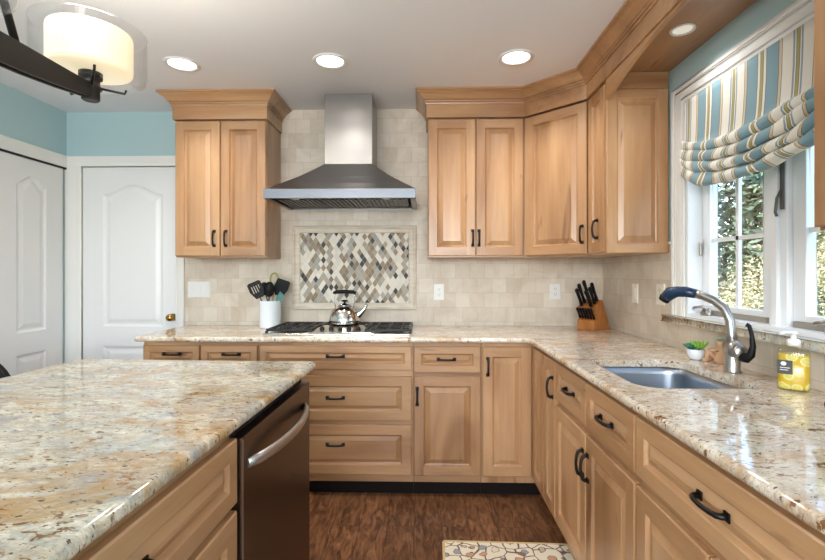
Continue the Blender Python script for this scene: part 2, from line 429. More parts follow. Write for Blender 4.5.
d2 = struct(bpy.data.objects.new('door_2', None), 'white arch-panel closet doors on the left wall'); COL.objects.link(d2)
for y0 in (-.048, -.618, -1.188):
    w = .566
    panel_door('closet_door_leaf', None, w, 2.03, [(.190, .424, .90, 1.865, .06), (.190, .424, .18, .762, 0)], d2, DOORW, (XL + .0, y0 - w, .012), PI / 2, .014)
m = MB(); m.box(XL, XL + .02, -1.83, -.004, 2.056, 2.142); m.box(XL, XL + .02, -1.83, -1.75, 0, 2.056)
m.build('closet_casing', WHITE, d2, bevel=.004)
box_obj('closet_track', (XL, XL + .018, -1.75, -.006, 2.043, 2.056), BLACK, d2)

# ---- window
win = struct(bpy.data.objects.new('window_1', None), 'white double casement window over the sink'); COL.objects.link(win)
def frame_rect(m, y0, y1, z0, z1, w, x0, x1, mat=0, wb=None):
    wb = w if wb is None else wb
    m.box(x0, x1, y0, y0 + w, z0, z1, mat); m.box(x0, x1, y1 - w, y1, z0, z1, mat)
    m.box(x0, x1, y0 + w, y1 - w, z1 - w, z1, mat); m.box(x0, x1, y0 + w, y1 - w, z0, z0 + wb, mat)
m = MB()   # casing: stepped profile
for off, x in ((0, .014), (.012, .020), (.085, .024)):
    pass
YA, YB = WY1 - .085, WY0 + .108
for a, b_, th in ((0, 1, .012), (.0, .20, .017), (.30, .38, .015), (.78, .86, .015)):
    ya0, ya1 = YB - .108 * a, YB - .108 * b_
    m.box(XR - th, XR, ya1, ya0, WZ0, WZ1 + .088 * (1 - a))
    yb0, yb1 = YA + .085 * a, YA + .085 * b_
    m.box(XR - th, XR, yb0, yb1, WZ0, WZ1 + .088 * (1 - a))
    m.box(XR - th, XR, yb1, ya1, WZ1 + .088 * (1 - b_), WZ1 + .088 * (1 - a))
m.build('window_casing', WHITE, win, bevel=.003)
m = MB()   # jamb liner
frame_rect(m, WY1, WY0, WZ0, WZ1, .018, XR, XR + .12)
m.box(XR + .045, XR + .12, -1.577, -1.491, WZ0, WZ1)
m.box(XR + .030, XR + .045, -1.548, -1.520, WZ0, WZ1)
m.build('window_jamb', SASHW, win, bevel=.002)
def sash(y0, y1):
    m = MB(); z0, z1 = WZ0 + .018, WZ1 - .018
    frame_rect(m, y1, y0, z0, z1, .055, XR + .065, XR + .105, 0, .045)
    m.build('window_sash', SASHW, win, bevel=.003)
    m = MB(); gy0, gy1, gz0, gz1 = y1 + .055, y0 - .055, z0 + .045, z1 - .055
    m.box(XR + .078, XR + .092, (gy0 + gy1) / 2 - .009, (gy0 + gy1) / 2 + .009, gz0, gz1)
    for k in (1, 2): zz = gz0 + (gz1 - gz0) * k / 3; m.box(XR + .078, XR + .092, gy0, gy1, zz - .009, zz + .009)
    m.build('window_muntin', SASHW, win)
    box_obj('window_pane', (XR + .083, XR + .087, gy0, gy1, gz0, gz1), PANE, win)
    box_obj('screen_track', (XR + .050, XR + .064, y1 + .02, y0 - .02, z0, z0 + .022), TAN, win)
sash(-1.04, -1.489); sash(-1.579, -2.02)
for yc in (-1.14, -1.80):   # casement operators
    m = MB(); m.loft([[(XR + .022 + r * math.cos(a) * .8, yc + r * math.sin(a) * 1.6, WZ0 + .018 + z) for a in [2 * PI * j / 18 for j in range(18)]] for r, z in ((.022, 0), (.022, .012), (.018, .024), (.010, .032), (.002, .034))], 0, True, True, True, True)
    m.tube([(XR + .02, yc - .02, WZ0 + .046), (XR - .004, yc - .012, WZ0 + .060), (XR - .012, yc + .03, WZ0 + .052), (XR - .008, yc + .045, WZ0 + .046)], .0065, 8)
    m.build('crank_handle', STEELF, win)
m = MB(); yc = -1.562; m.box(XR + .036, XR + .0445, yc - .006, yc + .006, 1.53, 1.80); m.tube([(XR + .036, yc, 1.60), (XR + .022, yc + .002, 1.57), (XR + .018, yc + .004, 1.52), (XR + .024, yc + .004, 1.505)], .005, 8)
m.build('window_latch', plain('latch_grey', (96, 94, 92), .4, metal=.5), win)
m = MB(); m.box(XR + .050, XR + .060, -1.050, -1.038, 1.38, 1.44); m.build('window_catch', STEELF, win, bevel=.002)
m = MB(); zz = [(XR + .03, 0), (XR - .034, 0)]
m.prism([(XR + .018, WY1 - .1), (XR + .018, WY0 + .155), (XR - .036, WY0 + .155), (XR - .036, WY1 - .1)][::-1], WZ0 - .034, WZ0 - .001, 0, bev=.009)
tag(m.build('window_sill', GR_ISL, win), 'speckled granite window sill')

# ------------------------------------------------------------------ handle, door front, cabinets
def handle_mesh():
    m = MB()
    for sx in (-1, 1):
        m.box(sx * .047 - .009, sx * .047 + .009, -.004, 0, -.010, .010)
    pts = [(-.047, -.002, 0), (-.047, -.013, 0), (-.042, -.021, 0), (-.028, -.026, 0), (0, -.029, 0), (.028, -.026, 0), (.042, -.021, 0), (.047, -.013, 0), (.047, -.002, 0)]
    m.tube(pts, [.0085, .007, .0068, .0060, .0056, .0060, .0068, .007, .0085], 8, flat=(1.0, 1.0))
    return m.build('handle', BRONZE)
H0 = handle_mesh(); HM = H0.data; bpy.data.objects.remove(H0)
def add_handle(parent, x, z, y, vertical):
    h = bpy.data.objects.new('handle', HM); COL.objects.link(h); h.parent = parent
    h.location = (x, y, z); h.rotation_euler = (0, PI / 2 if vertical else 0, 0)
    return h

def front_mesh(w, h, drawer=False, fr=.056, t=.02):
    """raised-panel front: x 0..w, z 0..h, back at y=0, face at y=-t; stiles run full height"""
    m = MB(); e = .004; Z, X = (1, 1) if drawer else (0, 1)
    if drawer: fr = min(fr, h * .27)
    def rect(d, y): return [(d, y, d), (w - d, y, d), (w - d, y, h - d), (d, y, h - d)]
    m.loft([rect(0, 0), rect(0, -t + e), rect(e, -t)], Z, False, True, True, False)
    f = fr; y = -t; q = lambda a, b, c, d, mt: m.add([(a, y, c), (b, y, c), (b, y, d), (a, y, d)], [(0, 1, 2, 3)], mt)
    q(e, f, e, h - e, Z); q(w - f, w - e, e, h - e, Z); q(f, w - f, e, f, X); q(f, w - f, h - f, h - e, X)
    k = [(f, -t), (f + .003, -t + .003), (f + .007, -t + .011), (f + .012, -t + .013)]
    m.loft([rect(d, yy) for d, yy in k], Z, False, True)
    w2 = .025 if not drawer else .020
    m.loft([rect(f + .012, -t + .013), rect(f + .012 + w2, -t + .003), rect(f + .014 + w2, -t + .0015)], Z, False, True, False, True)
    return m
def front(name, parent, x0, x1, z0, z1, handle=None, drawer=False, label=None, y=.02, mats=None):
    m = front_mesh(x1 - x0, z1 - z0, drawer)
    o = m.build(name, mats or [WZ, WX], parent, (x0, y, z0))
    if label: o['label'] = label
    if handle:
        hx, hz, vert = handle
        add_handle(o, hx - x0, hz - z0, -.020, vert)
    return o

def carcass(parent, x0, x1, d, z0, z1, top=True, mats=(WZ, WX)):
    m = MB()
    m.box(x0, x1, .0205, .038, z0, z1, 1)            # face frame
    m.box(x0, x0 + .018, .038, d, z0, z1, 0); m.box(x1 - .018, x1, .038, d, z0, z1, 0)
    m.box(x0 + .018, x1 - .018, .038, d, z0, z0 + .018, 1); m.box(x0 + .018, x1 - .018, d - .008, d, z0 + .018, z1, 1)
    if top: m.box(x0 + .018, x1 - .018, .038, d - .008, z1 - .018, z1, 1)
    return m.build('body', list(mats), parent)
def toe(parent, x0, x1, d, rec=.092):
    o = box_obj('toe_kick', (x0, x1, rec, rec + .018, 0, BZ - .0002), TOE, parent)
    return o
BZ = .078; BT = CT - .0305
def base_cab(label, x, y, rz, w, d, fronts, group='base cabinets', top=True):
    c = thing('base_cabinet', label, 'cabinet', (x, y, 0), rz, group)
    carcass(c, 0.0005, w - .0005, d, BZ, BT, top); toe(c, .0005, w - .0005, d, .045 if rz == 0 else .092)
    for f in fronts:
        kind, a, b, z0, z1, hd = f
        front(kind, c, a, b, z0, z1, hd, kind == 'drawer')
    return c
# back run, faces at y = -0.61 ; local y 0 = door faces
Y0 = -.61; D = .603
DZ = (.720, .868)      # top drawer band
base_cab('base cabinet left of the cooktop drawers, with two small drawers side by side', -1.652, Y0, 0, .688, D, [
    ('drawer', .006, .339, .732, .872, (.178, .822, False)), ('drawer', .348, .682, .732, .872, (.530, .822, False)),
    ('door', .006, .339, .12, .698, (.30, .64, True)), ('door', .348, .682, .12, .698, (.385, .64, True))])
base_cab('wide base cabinet of three stacked drawers under the cooktop', -.963, Y0, 0, .905, D, [
    ('drawer', .006, .896, .732, .872, (.4525, .813, False)), ('drawer', .006, .896, .437, .697, (.4525, .571, False)), ('drawer', .006, .896, .125, .413, (.4525, .300, False))])
base_cab('base cabinet right of the cooktop, one drawer above one door', -.057, Y0, 0, .396, D, [
    ('drawer', .004, .389, .719, .872, (.192, .798, False)), ('door', .004, .389, .12, .698, (.023, .582, True))])
# corner cabinet, L-shaped
c = thing('corner_cabinet', 'corner base cabinet with two full-height doors meeting at a right angle', 'cabinet', (.340, Y0, 0), 0, 'base cabinets')
m = MB(); W1 = RX - .340; DY = .245
poly = [(.0005, .0205), (W1 + .0205, .0205), (W1 + .0205, -DY + .0005), (XR - .340 - .006, -DY + .0005), (XR - .340 - .006, D), (.0005, D)]
m.prism(poly, BZ, BT, 0)
m.build('body', [WZ, WX], c)
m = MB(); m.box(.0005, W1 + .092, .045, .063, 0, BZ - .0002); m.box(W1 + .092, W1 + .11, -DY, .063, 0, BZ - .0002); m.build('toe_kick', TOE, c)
front('door', c, .005, W1 - .003, .12, .87, (.034, .756, True))
o = front_mesh(DY - .008, .75).build('door', [WZ, WX], c, (W1 + .02, -.005, .12), (0, 0, -PI / 2))
# window-wall run, faces at x = RX; local x runs toward the camera
DR = XR - RX - .006
def RC(y): return (RX, y)
ya = Y0 - DY
base_cab('narrow full-height base cabinet between the corner and the sink', RX, ya, -PI / 2, .207, DR, [('door', .004, .203, .12, .87, (.172, .742, True))])
ya -= .208
base_cab('sink base cabinet with two drawer fronts above paired doors', RX, ya, -PI / 2, .828, DR, [
    ('drawer', .005, .409, .700, .872, (.23, .79, False)), ('drawer', .419, .823, .700, .872, (.62, .79, False)),
    ('door', .005, .411, .12, .672, (.388, .552, True)), ('door', .417, .823, .12, .672, (.440, .552, True))], top=False)
ya -= .829
base_cab('base cabinet nearest the camera on the window wall, one wide drawer over two doors', RX, ya, -PI / 2, .70, DR, [
    ('drawer', .005, .695, .700, .872, (.368, .793, False)), ('door', .005, .346, .12, .672, (.32, .53, True)), ('door', .354, .695, .12, .672, (.38, .53, True))])
YEND = ya - .70

# ------------------------------------------------------------------ L-shaped countertop with the sink cut-out
def fillet(poly, radii, n=8):
    out = []
    for i, (p, r) in enumerate(zip(poly, radii)):
        b = Vector(p); a = Vector(poly[i - 1]); c_ = Vector(poly[(i + 1) % len(poly)])
        if r <= 0: out.append(tuple(b)); continue
        u, v = (a - b).normalized(), (c_ - b).normalized(); ang = u.angle(v); tl = r / math.tan(ang / 2)
        p0, p1 = b + u * tl, b + v * tl; cc = b + (u + v).normalized() * (r / math.sin(ang / 2))
        a0 = math.atan2(p0.y - cc.y, p0.x - cc.x); a1 = math.atan2(p1.y - cc.y, p1.x - cc.x); da = (a1 - a0 + PI) % (2 * PI) - PI
        for k in range(n + 1): t = a0 + da * k / n; out.append((cc.x + r * math.cos(t), cc.y + r * math.sin(t)))
    return out
SINK = fillet([(.705, -1.775), (1.105, -1.772), (1.085, -1.280), (.705, -1.280)], [.09, .035, .07, .05])
cpoly = fillet([(-1.695, -.006), (-1.695, -.634), (RX - .022, -.634), (RX - .022, YEND - .02), (XR - .006, YEND - .02), (XR - .006, -.006)][::1], [0, .03, .06, .03, 0, 0])
m = MB(); m.prism(cpoly, CT - .030, CT, 0, [SINK], bev=.0125)
tag(m.build('countertop', GR_CNT), 'L-shaped cream and tan speckled granite countertop around the sink and cooktop', 'countertop')
# sink bowl
m = MB(); rings = []
cx = sum(p[0] for p in SINK) / len(SINK); cy = sum(p[1] for p in SINK) / len(SINK)
def sc_ring(k, z): return [(cx + (x - cx) * k, cy + (y - cy) * k, z) for x, y in SINK]
rings = [sc_ring(1.06, CT - .0312), sc_ring(1.03, CT - .0312), sc_ring(1.015, CT - .0325), sc_ring(1.005, CT - .06), sc_ring(.985, CT - .18), sc_ring(.95, CT - .205), sc_ring(.86, CT - .212), sc_ring(.1, CT - .216)]
m.loft(rings, 0, True, True, False, True)
o = m.build('sink', SINKM); tag(o, 'undermount stainless steel sink bowl set in the granite', 'sink')
so = o.modifiers.new('thick', 'SOLIDIFY'); so.thickness = .0012; so.offset = -1
m = MB(); m.lathe([(.042, 0), (.040, .003), (.028, .004), (.024, .001), (.004, .0005)], (cx, cy, CT - .2145), 24); tag(m.build('drain', CHROME, o), 'chrome drain')

# ------------------------------------------------------------------ wall cabinets
def crown(name, path, parent=None, closed_ends=True):
    prof = [(.000, 2.379), (.016, 2.379), (.018, 2.386), (.013, 2.389), (.013, 2.393), (.021, 2.395), (.023, 2.401), (.019, 2.404), (.028, 2.407), (.036, 2.416), (.046, 2.430), (.060, 2.441), (.068, 2.444), (.068, 2.449), (.078, 2.451), (.078, C - .001), (.000, C - .001)]
    m = MB(); rings = []
    P = [Vector(p) for p in path]
    for i, p in enumerate(P):
        d0 = (P[i] - P[i - 1]).normalized() if i else None; d1 = (P[i + 1] - P[i]).normalized() if i < len(P) - 1 else None
        n0 = Vector((d0.y, -d0.x)) if d0 else None; n1 = Vector((d1.y, -d1.x)) if d1 else None
        if n0 and n1: mm = n0 + n1; mm = mm / mm.dot(n0)
        else: mm = n0 or n1
        rings.append([(p.x + mm.x * o_, p.y + mm.y * o_, z) for o_, z in prof])
    n = len(prof)
    m.loft(rings, 0, False, True, True, True)
    # frieze board under the crown
    rf = []
    for i, p in enumerate(P):
        d0 = (P[i] - P[i - 1]).normalized() if i else None; d1 = (P[i + 1] - P[i]).normalized() if i < len(P) - 1 else None
        n0 = Vector((d0.y, -d0.x)) if d0 else None; n1 = Vector((d1.y, -d1.x)) if d1 else None
        if n0 and n1: mm = n0 + n1; mm = mm / mm.dot(n0)
        else: mm = n0 or n1
        rf.append([(p.x + mm.x * a, p.y + mm.y * a, z) for a, z in ((-.016, UT + .001), (.009, UT + .001), (.009, 2.379), (-.016, 2.379))])
    m.loft(rf, 0, False, True, True, True)
    return m.build(name, WX, parent)

def wall_cab(label, x, y, rz, w, d, fronts, x_in=0):
    c = thing('wall_cabinet', label, 'cabinet', (x, y, 0), rz, 'wall cabinets')
    carcass(c, .0005, w - .0005, d, UB, UT)
    for a, b, hd in fronts: front('door', c, a, b, UB + .008, UT - .008, hd)
    return c
wc = wall_cab('double-door wall cabinet standing alone left of the range hood', -1.620, -UD, 0, .601, UD - .006, [(.003, .297, (.262, 1.522, True)), (.302, .598, (.338, 1.522, True))])
o = crown('crown_moulding', [(-1.620, -.006 + UD), (-1.620, 0), (-1.019, 0), (-1.019, UD - .006)][:0] or [(0, UD - .006), (0, .0), (.601, .0), (.601, UD - .006)], wc)
wall_cab('double-door wall cabinet just right of the range hood', .031, -UD, 0, .615, UD - .006, [(.003, .305, (.288, 1.522, True)), (.310, .612, (.328, 1.522, True))])
# diagonal corner cabinet
c = thing('wall_cabinet', 'angled corner wall cabinet with a single wide door', 'cabinet', (.647, -UD, 0), 0, 'wall cabinets')
m = MB(); dd = .30; XX = XR - .006 - .647
poly = [(0.0005, UD - .006), (.0005, .003), (.020, .0005 + .003), (.314 - .016, -.298 + .022), (.314 - .0, -.298 + .004), (XX, -.298 + .004), (XX, UD - .006)]
poly = [(0.0005, UD - .006), (.0005, .030), (.026, .020), (.298, -.252), (.314, -.294), (XX, -.294), (XX, UD - .006)]
m.prism(poly, UB, UT, 0); m.build('body', [WZ, WX], c)
dw = math.hypot(.298, .298) - .012
m2 = front_mesh(dw, UT - UB - .016)
o = m2.build('door', [WZ, WX], c, (.0 + .004 + .0141, -.004 + .0141, UB + .008), (0, 0, -PI / 4)); add_handle(o, dw - .028, .114, -.02, True)
# narrow cabinet with the raised end panel that faces the camera
YN = -UD - .298
c = thing('wall_cabinet', 'narrow wall cabinet beside the window with a raised end panel', 'cabinet', (FX, YN, 0), -PI / 2, 'wall cabinets')
NW = .246; RD = XR - FX - .006
carcass(c, .0005, NW, RD, UB, UT)
front('door', c, .006, NW - .010, UB + .008, UT - .008, (NW - .10, 1.535, True))
m = front_mesh(RD - .006, 2.25 - UB, fr=.05); m.box(0, RD - .006, -.02, 0, 2.25 - UB, 2.334 - UB, 1)
tag(m.build('end_panel', [WZ, WX], c, (NW + .0005, .004, UB), (0, 0, PI / 2)), 'raised end panel facing the room')
# correct its orientation: the end panel looks toward the camera
ep = [k for k in kids(c) if k.name.startswith('end_panel')][0]
ep.rotation_euler = (0, 0, PI / 2); ep.location = (NW + .0005, .004, UB)
YV0 = YN - NW - .022; YV1 = -2.131
# arched valance, soffit board and right-hand cabinet
m = MB(); n = 28; ym = (YV0 + YV1) / 2; hw = (YV0 - YV1) / 2
pts = [(YV0, UT), (YV1, UT)]
for i in range(n + 1):
    t = -1 + 2 * i / n; pts.append((ym + hw * t, 2.283 - .093 * abs(t) ** 2.0))
m.prism(pts, FX + .0005, FX + .0195, 0, axis='x')
vl = m.build('valance_board', WY); tag(vl, 'arched wooden valance spanning the window between two wall cabinets', 'valance')
sf = MB().box(FX + .020, XR - .002, YV1 + .001, YV0 - .001, 2.335, 2.353).build('soffit_panel', WY); tag(sf, 'flat wooden soffit panel over the window, behind the valance', 'panel')
wall_cab('wall cabinet at the frame edge, on the near side of the window', FX, YV1, -PI / 2, .56, RD, [(.004, .277, (.25, 1.522, True)), (.283, .556, (.31, 1.522, True))])
o = crown('crown_moulding', [(.031, -.006), (.031, -UD), (.647 + .003, -UD), (FX, YN), (FX, YV1 - .56), (XR - .006, YV1 - .56)])
tag(o, 'stepped wooden crown moulding running over the right-hand wall cabinets and valance', 'moulding')

# ------------------------------------------------------------------ range hood
hd = thing('range_hood', 'stainless steel chimney range hood above the cooktop', 'range hood', (-.505, 0, 0))
m = MB(); hx = .459; zb, zt, zc = 1.748, 1.805, 2.005
m.loft([[(-hx, -.52, zb), (hx, -.52, zb), (hx, -.006, zb), (-hx, -.006, zb)], [(-hx, -.52, zt), (hx, -.52, zt), (hx, -.006, zt), (-hx, -.006, zt)]], 0)
m.loft([[(-hx, -.52, zt), (hx, -.52, zt), (hx, -.006, zt), (-hx, -.006, zt)]] + [[(-a + .02 * (z - 1.8) / .2, -b, z), (a + .02 * (z - 1.8) / .2, -b, z), (a + .02 * (z - 1.8) / .2, -.006, z), (-a + .02 * (z - 1.8) / .2, -.006, z)] for a, b, z in ((.385, .455, 1.850), (.29, .385, 1.909), (.215, .335, 1.962), (.158, .30, zc))], 0)
# underside lip
m.box(-hx, hx, -.52, -.505, zb, zb + .002); m.box(-hx, -hx + .03, -.52, -.006, zb, zb + .002); m.box(hx - .03, hx, -.52, -.006, zb, zb + .002)
m.build('canopy', STEEL, hd, bevel=.002)
m = MB(); m.box(-hx - .0005, hx + .0005, -.5215, -.5202, zb + .001, zt - .001); m.build('front_band', steel('band_steel_darkened', (112, 116, 122), .38, 'x'), hd)  # overlay in darkened steel, tones down the rear lamp's reflection
m = MB(); m.box(-.136, .176, -.30, -.006, zc, C - .002); m.build('chimney', steel('chimney_steel', (158, 154, 150), .3, 'x'), hd, bevel=.002)
FILT = plain('filter_grey', (92, 92, 92), .35, metal=.9)
for k in range(3):
    x0 = -.41 + k * .275; m = MB(); m.box(x0, x0 + .268, -.44, -.09, zb + .012, zb + .016)
    for i in range(9): xx = x0 + .012 + i * .0285; m.box(xx, xx + .014, -.43, -.10, zb + .004, zb + .012)
    m.build('filter', FILT, hd)
for sx in (-.28, .28):
    m = MB(); m.lathe([(.030, zb + .012), (.030, zb + .003), (.020, zb + .001), (.002, zb + .002)], (sx, -.475, 0), 18); m.build('hood_lamp', CHROME, hd)

# ------------------------------------------------------------------ framed mosaic panel
mo = thing('mosaic_panel', 'framed diamond mosaic tile panel on the wall behind the cooktop', 'mosaic', (-.4895, -.0045, 1.334))
FW, FH = .4425, .300
m = MB()
def rct(a, b, y): return [(-a, y, -b), (a, y, -b), (a, y, b), (-a, y, b)]
m.loft([rct(FW, FH, 0), rct(FW, FH, -.012), rct(FW - .006, FH - .006, -.018), rct(FW - .014, FH - .014, -.018), rct(FW - .022, FH - .022, -.011), rct(FW - .050, FH - .047, -.009), rct(FW - .056, FH - .051, -.004)], 0)
stone = NT('travertine'); stone.set(rough=.45); stone.col(stone.ramp(stone.noise(stone.coords((1, 1, 6)), 8, 5), [(.3, srgb(196, 180, 158)), (.7, srgb(220, 209, 192))]))
m.build('frame', stone.m, mo)
a, b = FW - .056, FH - .051
box_obj('grout', (-a, a, -.0045, 0, -b, b), plain('grout_cream', (214, 206, 190), .7), mo)
cols = [(240, 232, 216), (236, 226, 208), (226, 219, 206), (176, 160, 138), (152, 130, 104), (164, 162, 154), (136, 112, 84), (28, 25, 24), (178, 170, 156)]
wts = [7, 6, 3, 5, 5, 5, 4.5, 4.6, 3]
tm = [plain('mosaic_%d' % i, tuple(int(c*.94) for c in cc), .5) for i, cc in enumerate(cols)]
m = MB(); nx, nz = 21, 9; w_, h_ = 2 * a / nx, 2 * b / nz
def clampq(p): return (max(-a, min(a, p[0])), p[1], max(-b, min(b, p[2])))
for i in range(0, 2 * nx + 1):
    for j in range(0, 2 * nz + 1):
        if (i + j) % 2: continue
        x, z = -a + i * w_ / 2, -b + j * h_ / 2; g = .95
        q = [clampq((x + dx * w_ / 2 * g, -.0068, z + dz * h_ / 2 * g)) for dx, dz in ((-1, 0), (0, -1), (1, 0), (0, 1))]
        qb = [(p[0], -.0044, p[2]) for p in q]
        k = random.choices(range(len(cols)), wts)[0]
        m.add(q + qb, [(0, 1, 2, 3), (0, 4, 5, 1), (1, 5, 6, 2), (2, 6, 7, 3), (3, 7, 4, 0)], k)
m.build('diamond_tiles', tm, mo, fix=False)

# ------------------------------------------------------------------ cooktop
ck = thing('gas_cooktop', 'stainless gas cooktop with black cast-iron grates set in the counter', 'cooktop', (-.513, -.31, CT))
m = MB(); m.prism(fillet([(-.450, -.235), (.450, -.235), (.450, .24), (-.450, .24)], [.02] * 4, 4), 0.0005, .010, 0, bev=.003)
m.loft([[(-.215, -.232, .0102), (.215, -.232, .0102), (.135, .020, .0102), (-.135, .020, .0102)], [(-.19, -.226, .016), (.19, -.226, .016), (.125, .014, .034), (-.125, .014, .034)]], 0, False, True, False, True)
m.build('base', COOKM, ck)
box_obj('trim_strip', (-.17, .17, -.2335, -.2285, .0035, .013), GASKET, ck)
for gx0, gx1, gy0, gy1, burners in ((-.435, -.165, -.195, .215, ((-.30, -.10), (-.30, .11))), (-.150, .150, .030, .215, ((0, .12),)), (.165, .435, -.195, .215, ((.30, -.10), (.30, .11)))):
    m = MB(); zt = .033; q = .0055
    for x in (gx0, gx1): m.box(x - q, x + q, gy0, gy1, .020, zt)
    for y in (gy0, gy1): m.box(gx0, gx1, y - q, y + q, .020, zt)
    for x in (gx0, gx1):
        for y in (gy0, gy1): m.box(x - .008, x + .008, y - .008, y + .008, .0102, .022)
    xm = (gx0 + gx1) / 2
    for bx, by in burners:
        for k in range(8):
            an = k * PI / 4; c1, s1 = math.cos(an), math.sin(an)
            r1 = min(abs((gx1 - gx0) / 2 / c1) if abs(c1) > .1 else 9, abs(.10 / s1) if abs(s1) > .1 else 9)
            r1 = min(r1, .125)
            m.tube([(bx + c1 * .028, by + s1 * .028, zt - .006), (bx + c1 * r1, by + s1 * r1, zt - .006)], .0058, 6)
    if len(burners) == 2: m.box(gx0, gx1, -.005, .005, .022, zt)
    for xx in (gx0 + .055, gx1 - .055): m.box(xx - .004, xx + .004, gy0, gy1, .024, zt)
    m.build('grate', BLACK, ck, bevel=.001)
    for bx, by in burners:
        m = MB(); m.lathe([(.050, .0101), (.048, .014), (.036, .015), (.034, .024), (.032, .027), (.003, .028)], (bx, by, 0), 24)
        m.build('burner', BLACK, ck)
for k in range(5):
    x = -.112 + k * .056
    m = MB(); m.lathe([(.016, .0201), (.0155, .025), (.0135, .027), (.0125, .036), (.010, .038), (.001, .0385)], (x, -.130, .001), 20); m.box(x - .0025, x + .0025, -.142, -.118, .036, .0415)
    m.build('knob', BLACK, ck)

# ------------------------------------------------------------------ kettle
kt = thing('kettle', 'polished stainless whistling kettle with a black handle on the cooktop', 'kettle', (-.520, -.24, CT + .0375)); kt.scale = (1.10, 1.10, 1.05)
m = MB(); prof = [(.080, 0), (.091, .004), (.094, .014), (.092, .035), (.085, .060), (.072, .085), (.055, .104), (.040, .113)]
m.lathe(prof, seg=36); m.build('body', CHROME, kt)
m = MB(); m.lathe([(.041, .112), (.040, .116), (.026, .123), (.010, .127), (.007, .130), (.007, .136)], seg=28); m.build('lid', CHROME, kt)
m = MB(); m.lathe([(.006, .134), (.011, .138), (.021, .141), (.019, .147), (.004, .150)], seg=18); m.build('lid_knob', BPLAST, kt)
m = MB(); m.tube([(.070, 0, .045), (.095, 0, .065), (.118, 0, .092), (.128, 0, .112)], [.024, .018, .012, .0095], 14, caps=False)
m.tube([(.124, 0, .104), (.134, 0, .122)], [.012, .010], 12); m.build('spout', CHROME, kt)
for sx in (-1, 1): m = MB(); m.tube([(sx * .052, 0, .100), (sx * .062, 0, .135), (sx * .060, 0, .175), (sx * .052, 0, .196)], .0035, 8); m.build('handle_bracket', CHROME, kt)
m = MB(); m.tube([(-.068, 0, .192), (-.05, 0, .199), (0, 0, .201), (.05, 0, .199), (.068, 0, .192)], [.008, .0115, .0125, .0115, .008], 12); m.build('handle', BPLAST, kt)

# ------------------------------------------------------------------ utensil crock and utensils
CX, CY = -1.040, -.165
m = MB(); m.lathe([(.066, 0), (.071, .003), (.072, .012), (.073, .172), (.075, .182), (.073, .185), (.069, .182), (.067, .012), (.004, .008)], seg=36)
tag(m.build('utensil_crock', CERAM, None, (CX, CY, CT)), 'white ceramic utensil crock left of the cooktop', 'crock')
def blade(m, pts, yc, th, T):
    """flat outline in the tool's own x-z plane, given thickness"""
    n = len(pts); f = [T @ Vector((x, yc - th / 2, z)) for x, z in pts]; b = [T @ Vector((x, yc + th / 2, z)) for x, z in pts]
    m.add([tuple(v) for v in f + b], [list(range(n)), list(range(n, 2 * n))[::-1]] + [(i, (i + 1) % n, n + (i + 1) % n, n + i) for i in range(n)])
def tool(name, label, cat, dx, dy, lean_x, lean_y, length, twist, head, mat, hm=None):
    """the tool stands in the crock; origin at its lower end, its own z runs along the handle"""
    t = thing(name, label, cat, (CX + dx, CY + dy, CT + .012)); t['group'] = 'cooking utensils in the crock'
    t.rotation_euler = (lean_y, lean_x, twist)
    m = MB(); m.tube([(0, 0, 0), (0, 0, length * .5), (0, 0, length - .004)], [.0055, .005, .0045], 8, flat=(1.3, .8)); m.build('handle', hm or mat, t)
    m = MB(); head(m, length); m.build('head', mat, t)
    return t
def turner_head(slots):
    def f(m, L):
        w0, w1, h = .026, .048, .105
        out = [(-w0, L - .01), (w0, L - .01), (w1, L + .045), (w1 - .002, L + h - .008), (w1 - .012, L + h), (-w1 + .012, L + h), (-w1 + .002, L + h - .008), (-w1, L + .045)]
        hs = [[(sx - .0035, L + .030), (sx + .0035, L + .030), (sx + .0035, L + .078), (sx - .0035, L + .078)] for sx in (-.024, -.008, .008, .024)] if slots else []
        m.prism(out, -.0015, .0015, 0, hs, axis='y')
    return f
def spoon_head(r, deep, holes=False):
    def f(m, L):
        rings = []
        for k, rr in enumerate((1.0, .86, .6, .3, .02)):
            rings.append([(r * rr * math.cos(a_), -deep * (1 - rr * rr) , L + r * 1.25 + r * 1.35 * rr * math.sin(a_)) for a_ in [2 * PI * j / 20 for j in range(20)]])
        m.loft(rings, 0, True, True); m.loft([[(x, y - .0025, z) for x, y, z in rg] for rg in rings], 0, True, True)
        m.loft([rings[0], [(x, y - .0025, z) for x, y, z in rings[0]]], 0, True, True)
    return f
def loop_head(m, L):
    pts = [(0, 0, L - .01)] + [(.026 * math.sin(a_), 0, L + .035 - .040 * math.cos(a_)) for a_ in [2 * PI * j / 20 for j in range(1, 20)]] + [(0, 0, L - .01)]
    m.tube(pts, .0055, 8, flat=(1.0, 1.2))
def whisk_head(m, L):
    out = [(-.012, L - .01), (.012, L - .01), (.020, L + .02), (.020, L + .058), (-.020, L + .070), (-.020, L + .02)]
    m.prism(out, -.003, .003, 0, axis='y')
OLIVE = plain('olive_silicone', (150, 152, 82), .5); TEALS = plain('teal_silicone', (44, 116, 112), .45)
tool('slotted_turner', 'black slotted turner leaning furthest left in the white crock', 'utensil', .026, -.012, R(-24), R(3), .222, R(6), turner_head(True), BPLAST)
tool('serving_spoon', 'black serving spoon between the slotted turner and the olive loop', 'utensil', .010, .012, R(-11), R(0), .215, R(16), spoon_head(.034, .014), BPLAST)
tool('tongs', 'olive green looped tool standing tallest in the crock', 'utensil', -.004, .034, R(3), R(-1), .285, 0, loop_head, OLIVE)
tool('ladle', 'black ladle in the middle of the white crock', 'utensil', -.004, -.040, R(4), R(3), .205, R(-8), spoon_head(.038, .028), BPLAST)
tool('turner', 'black unslotted turner leaning right in the crock', 'utensil', -.026, .006, R(20), R(0), .228, R(22), turner_head(False), BPLAST)
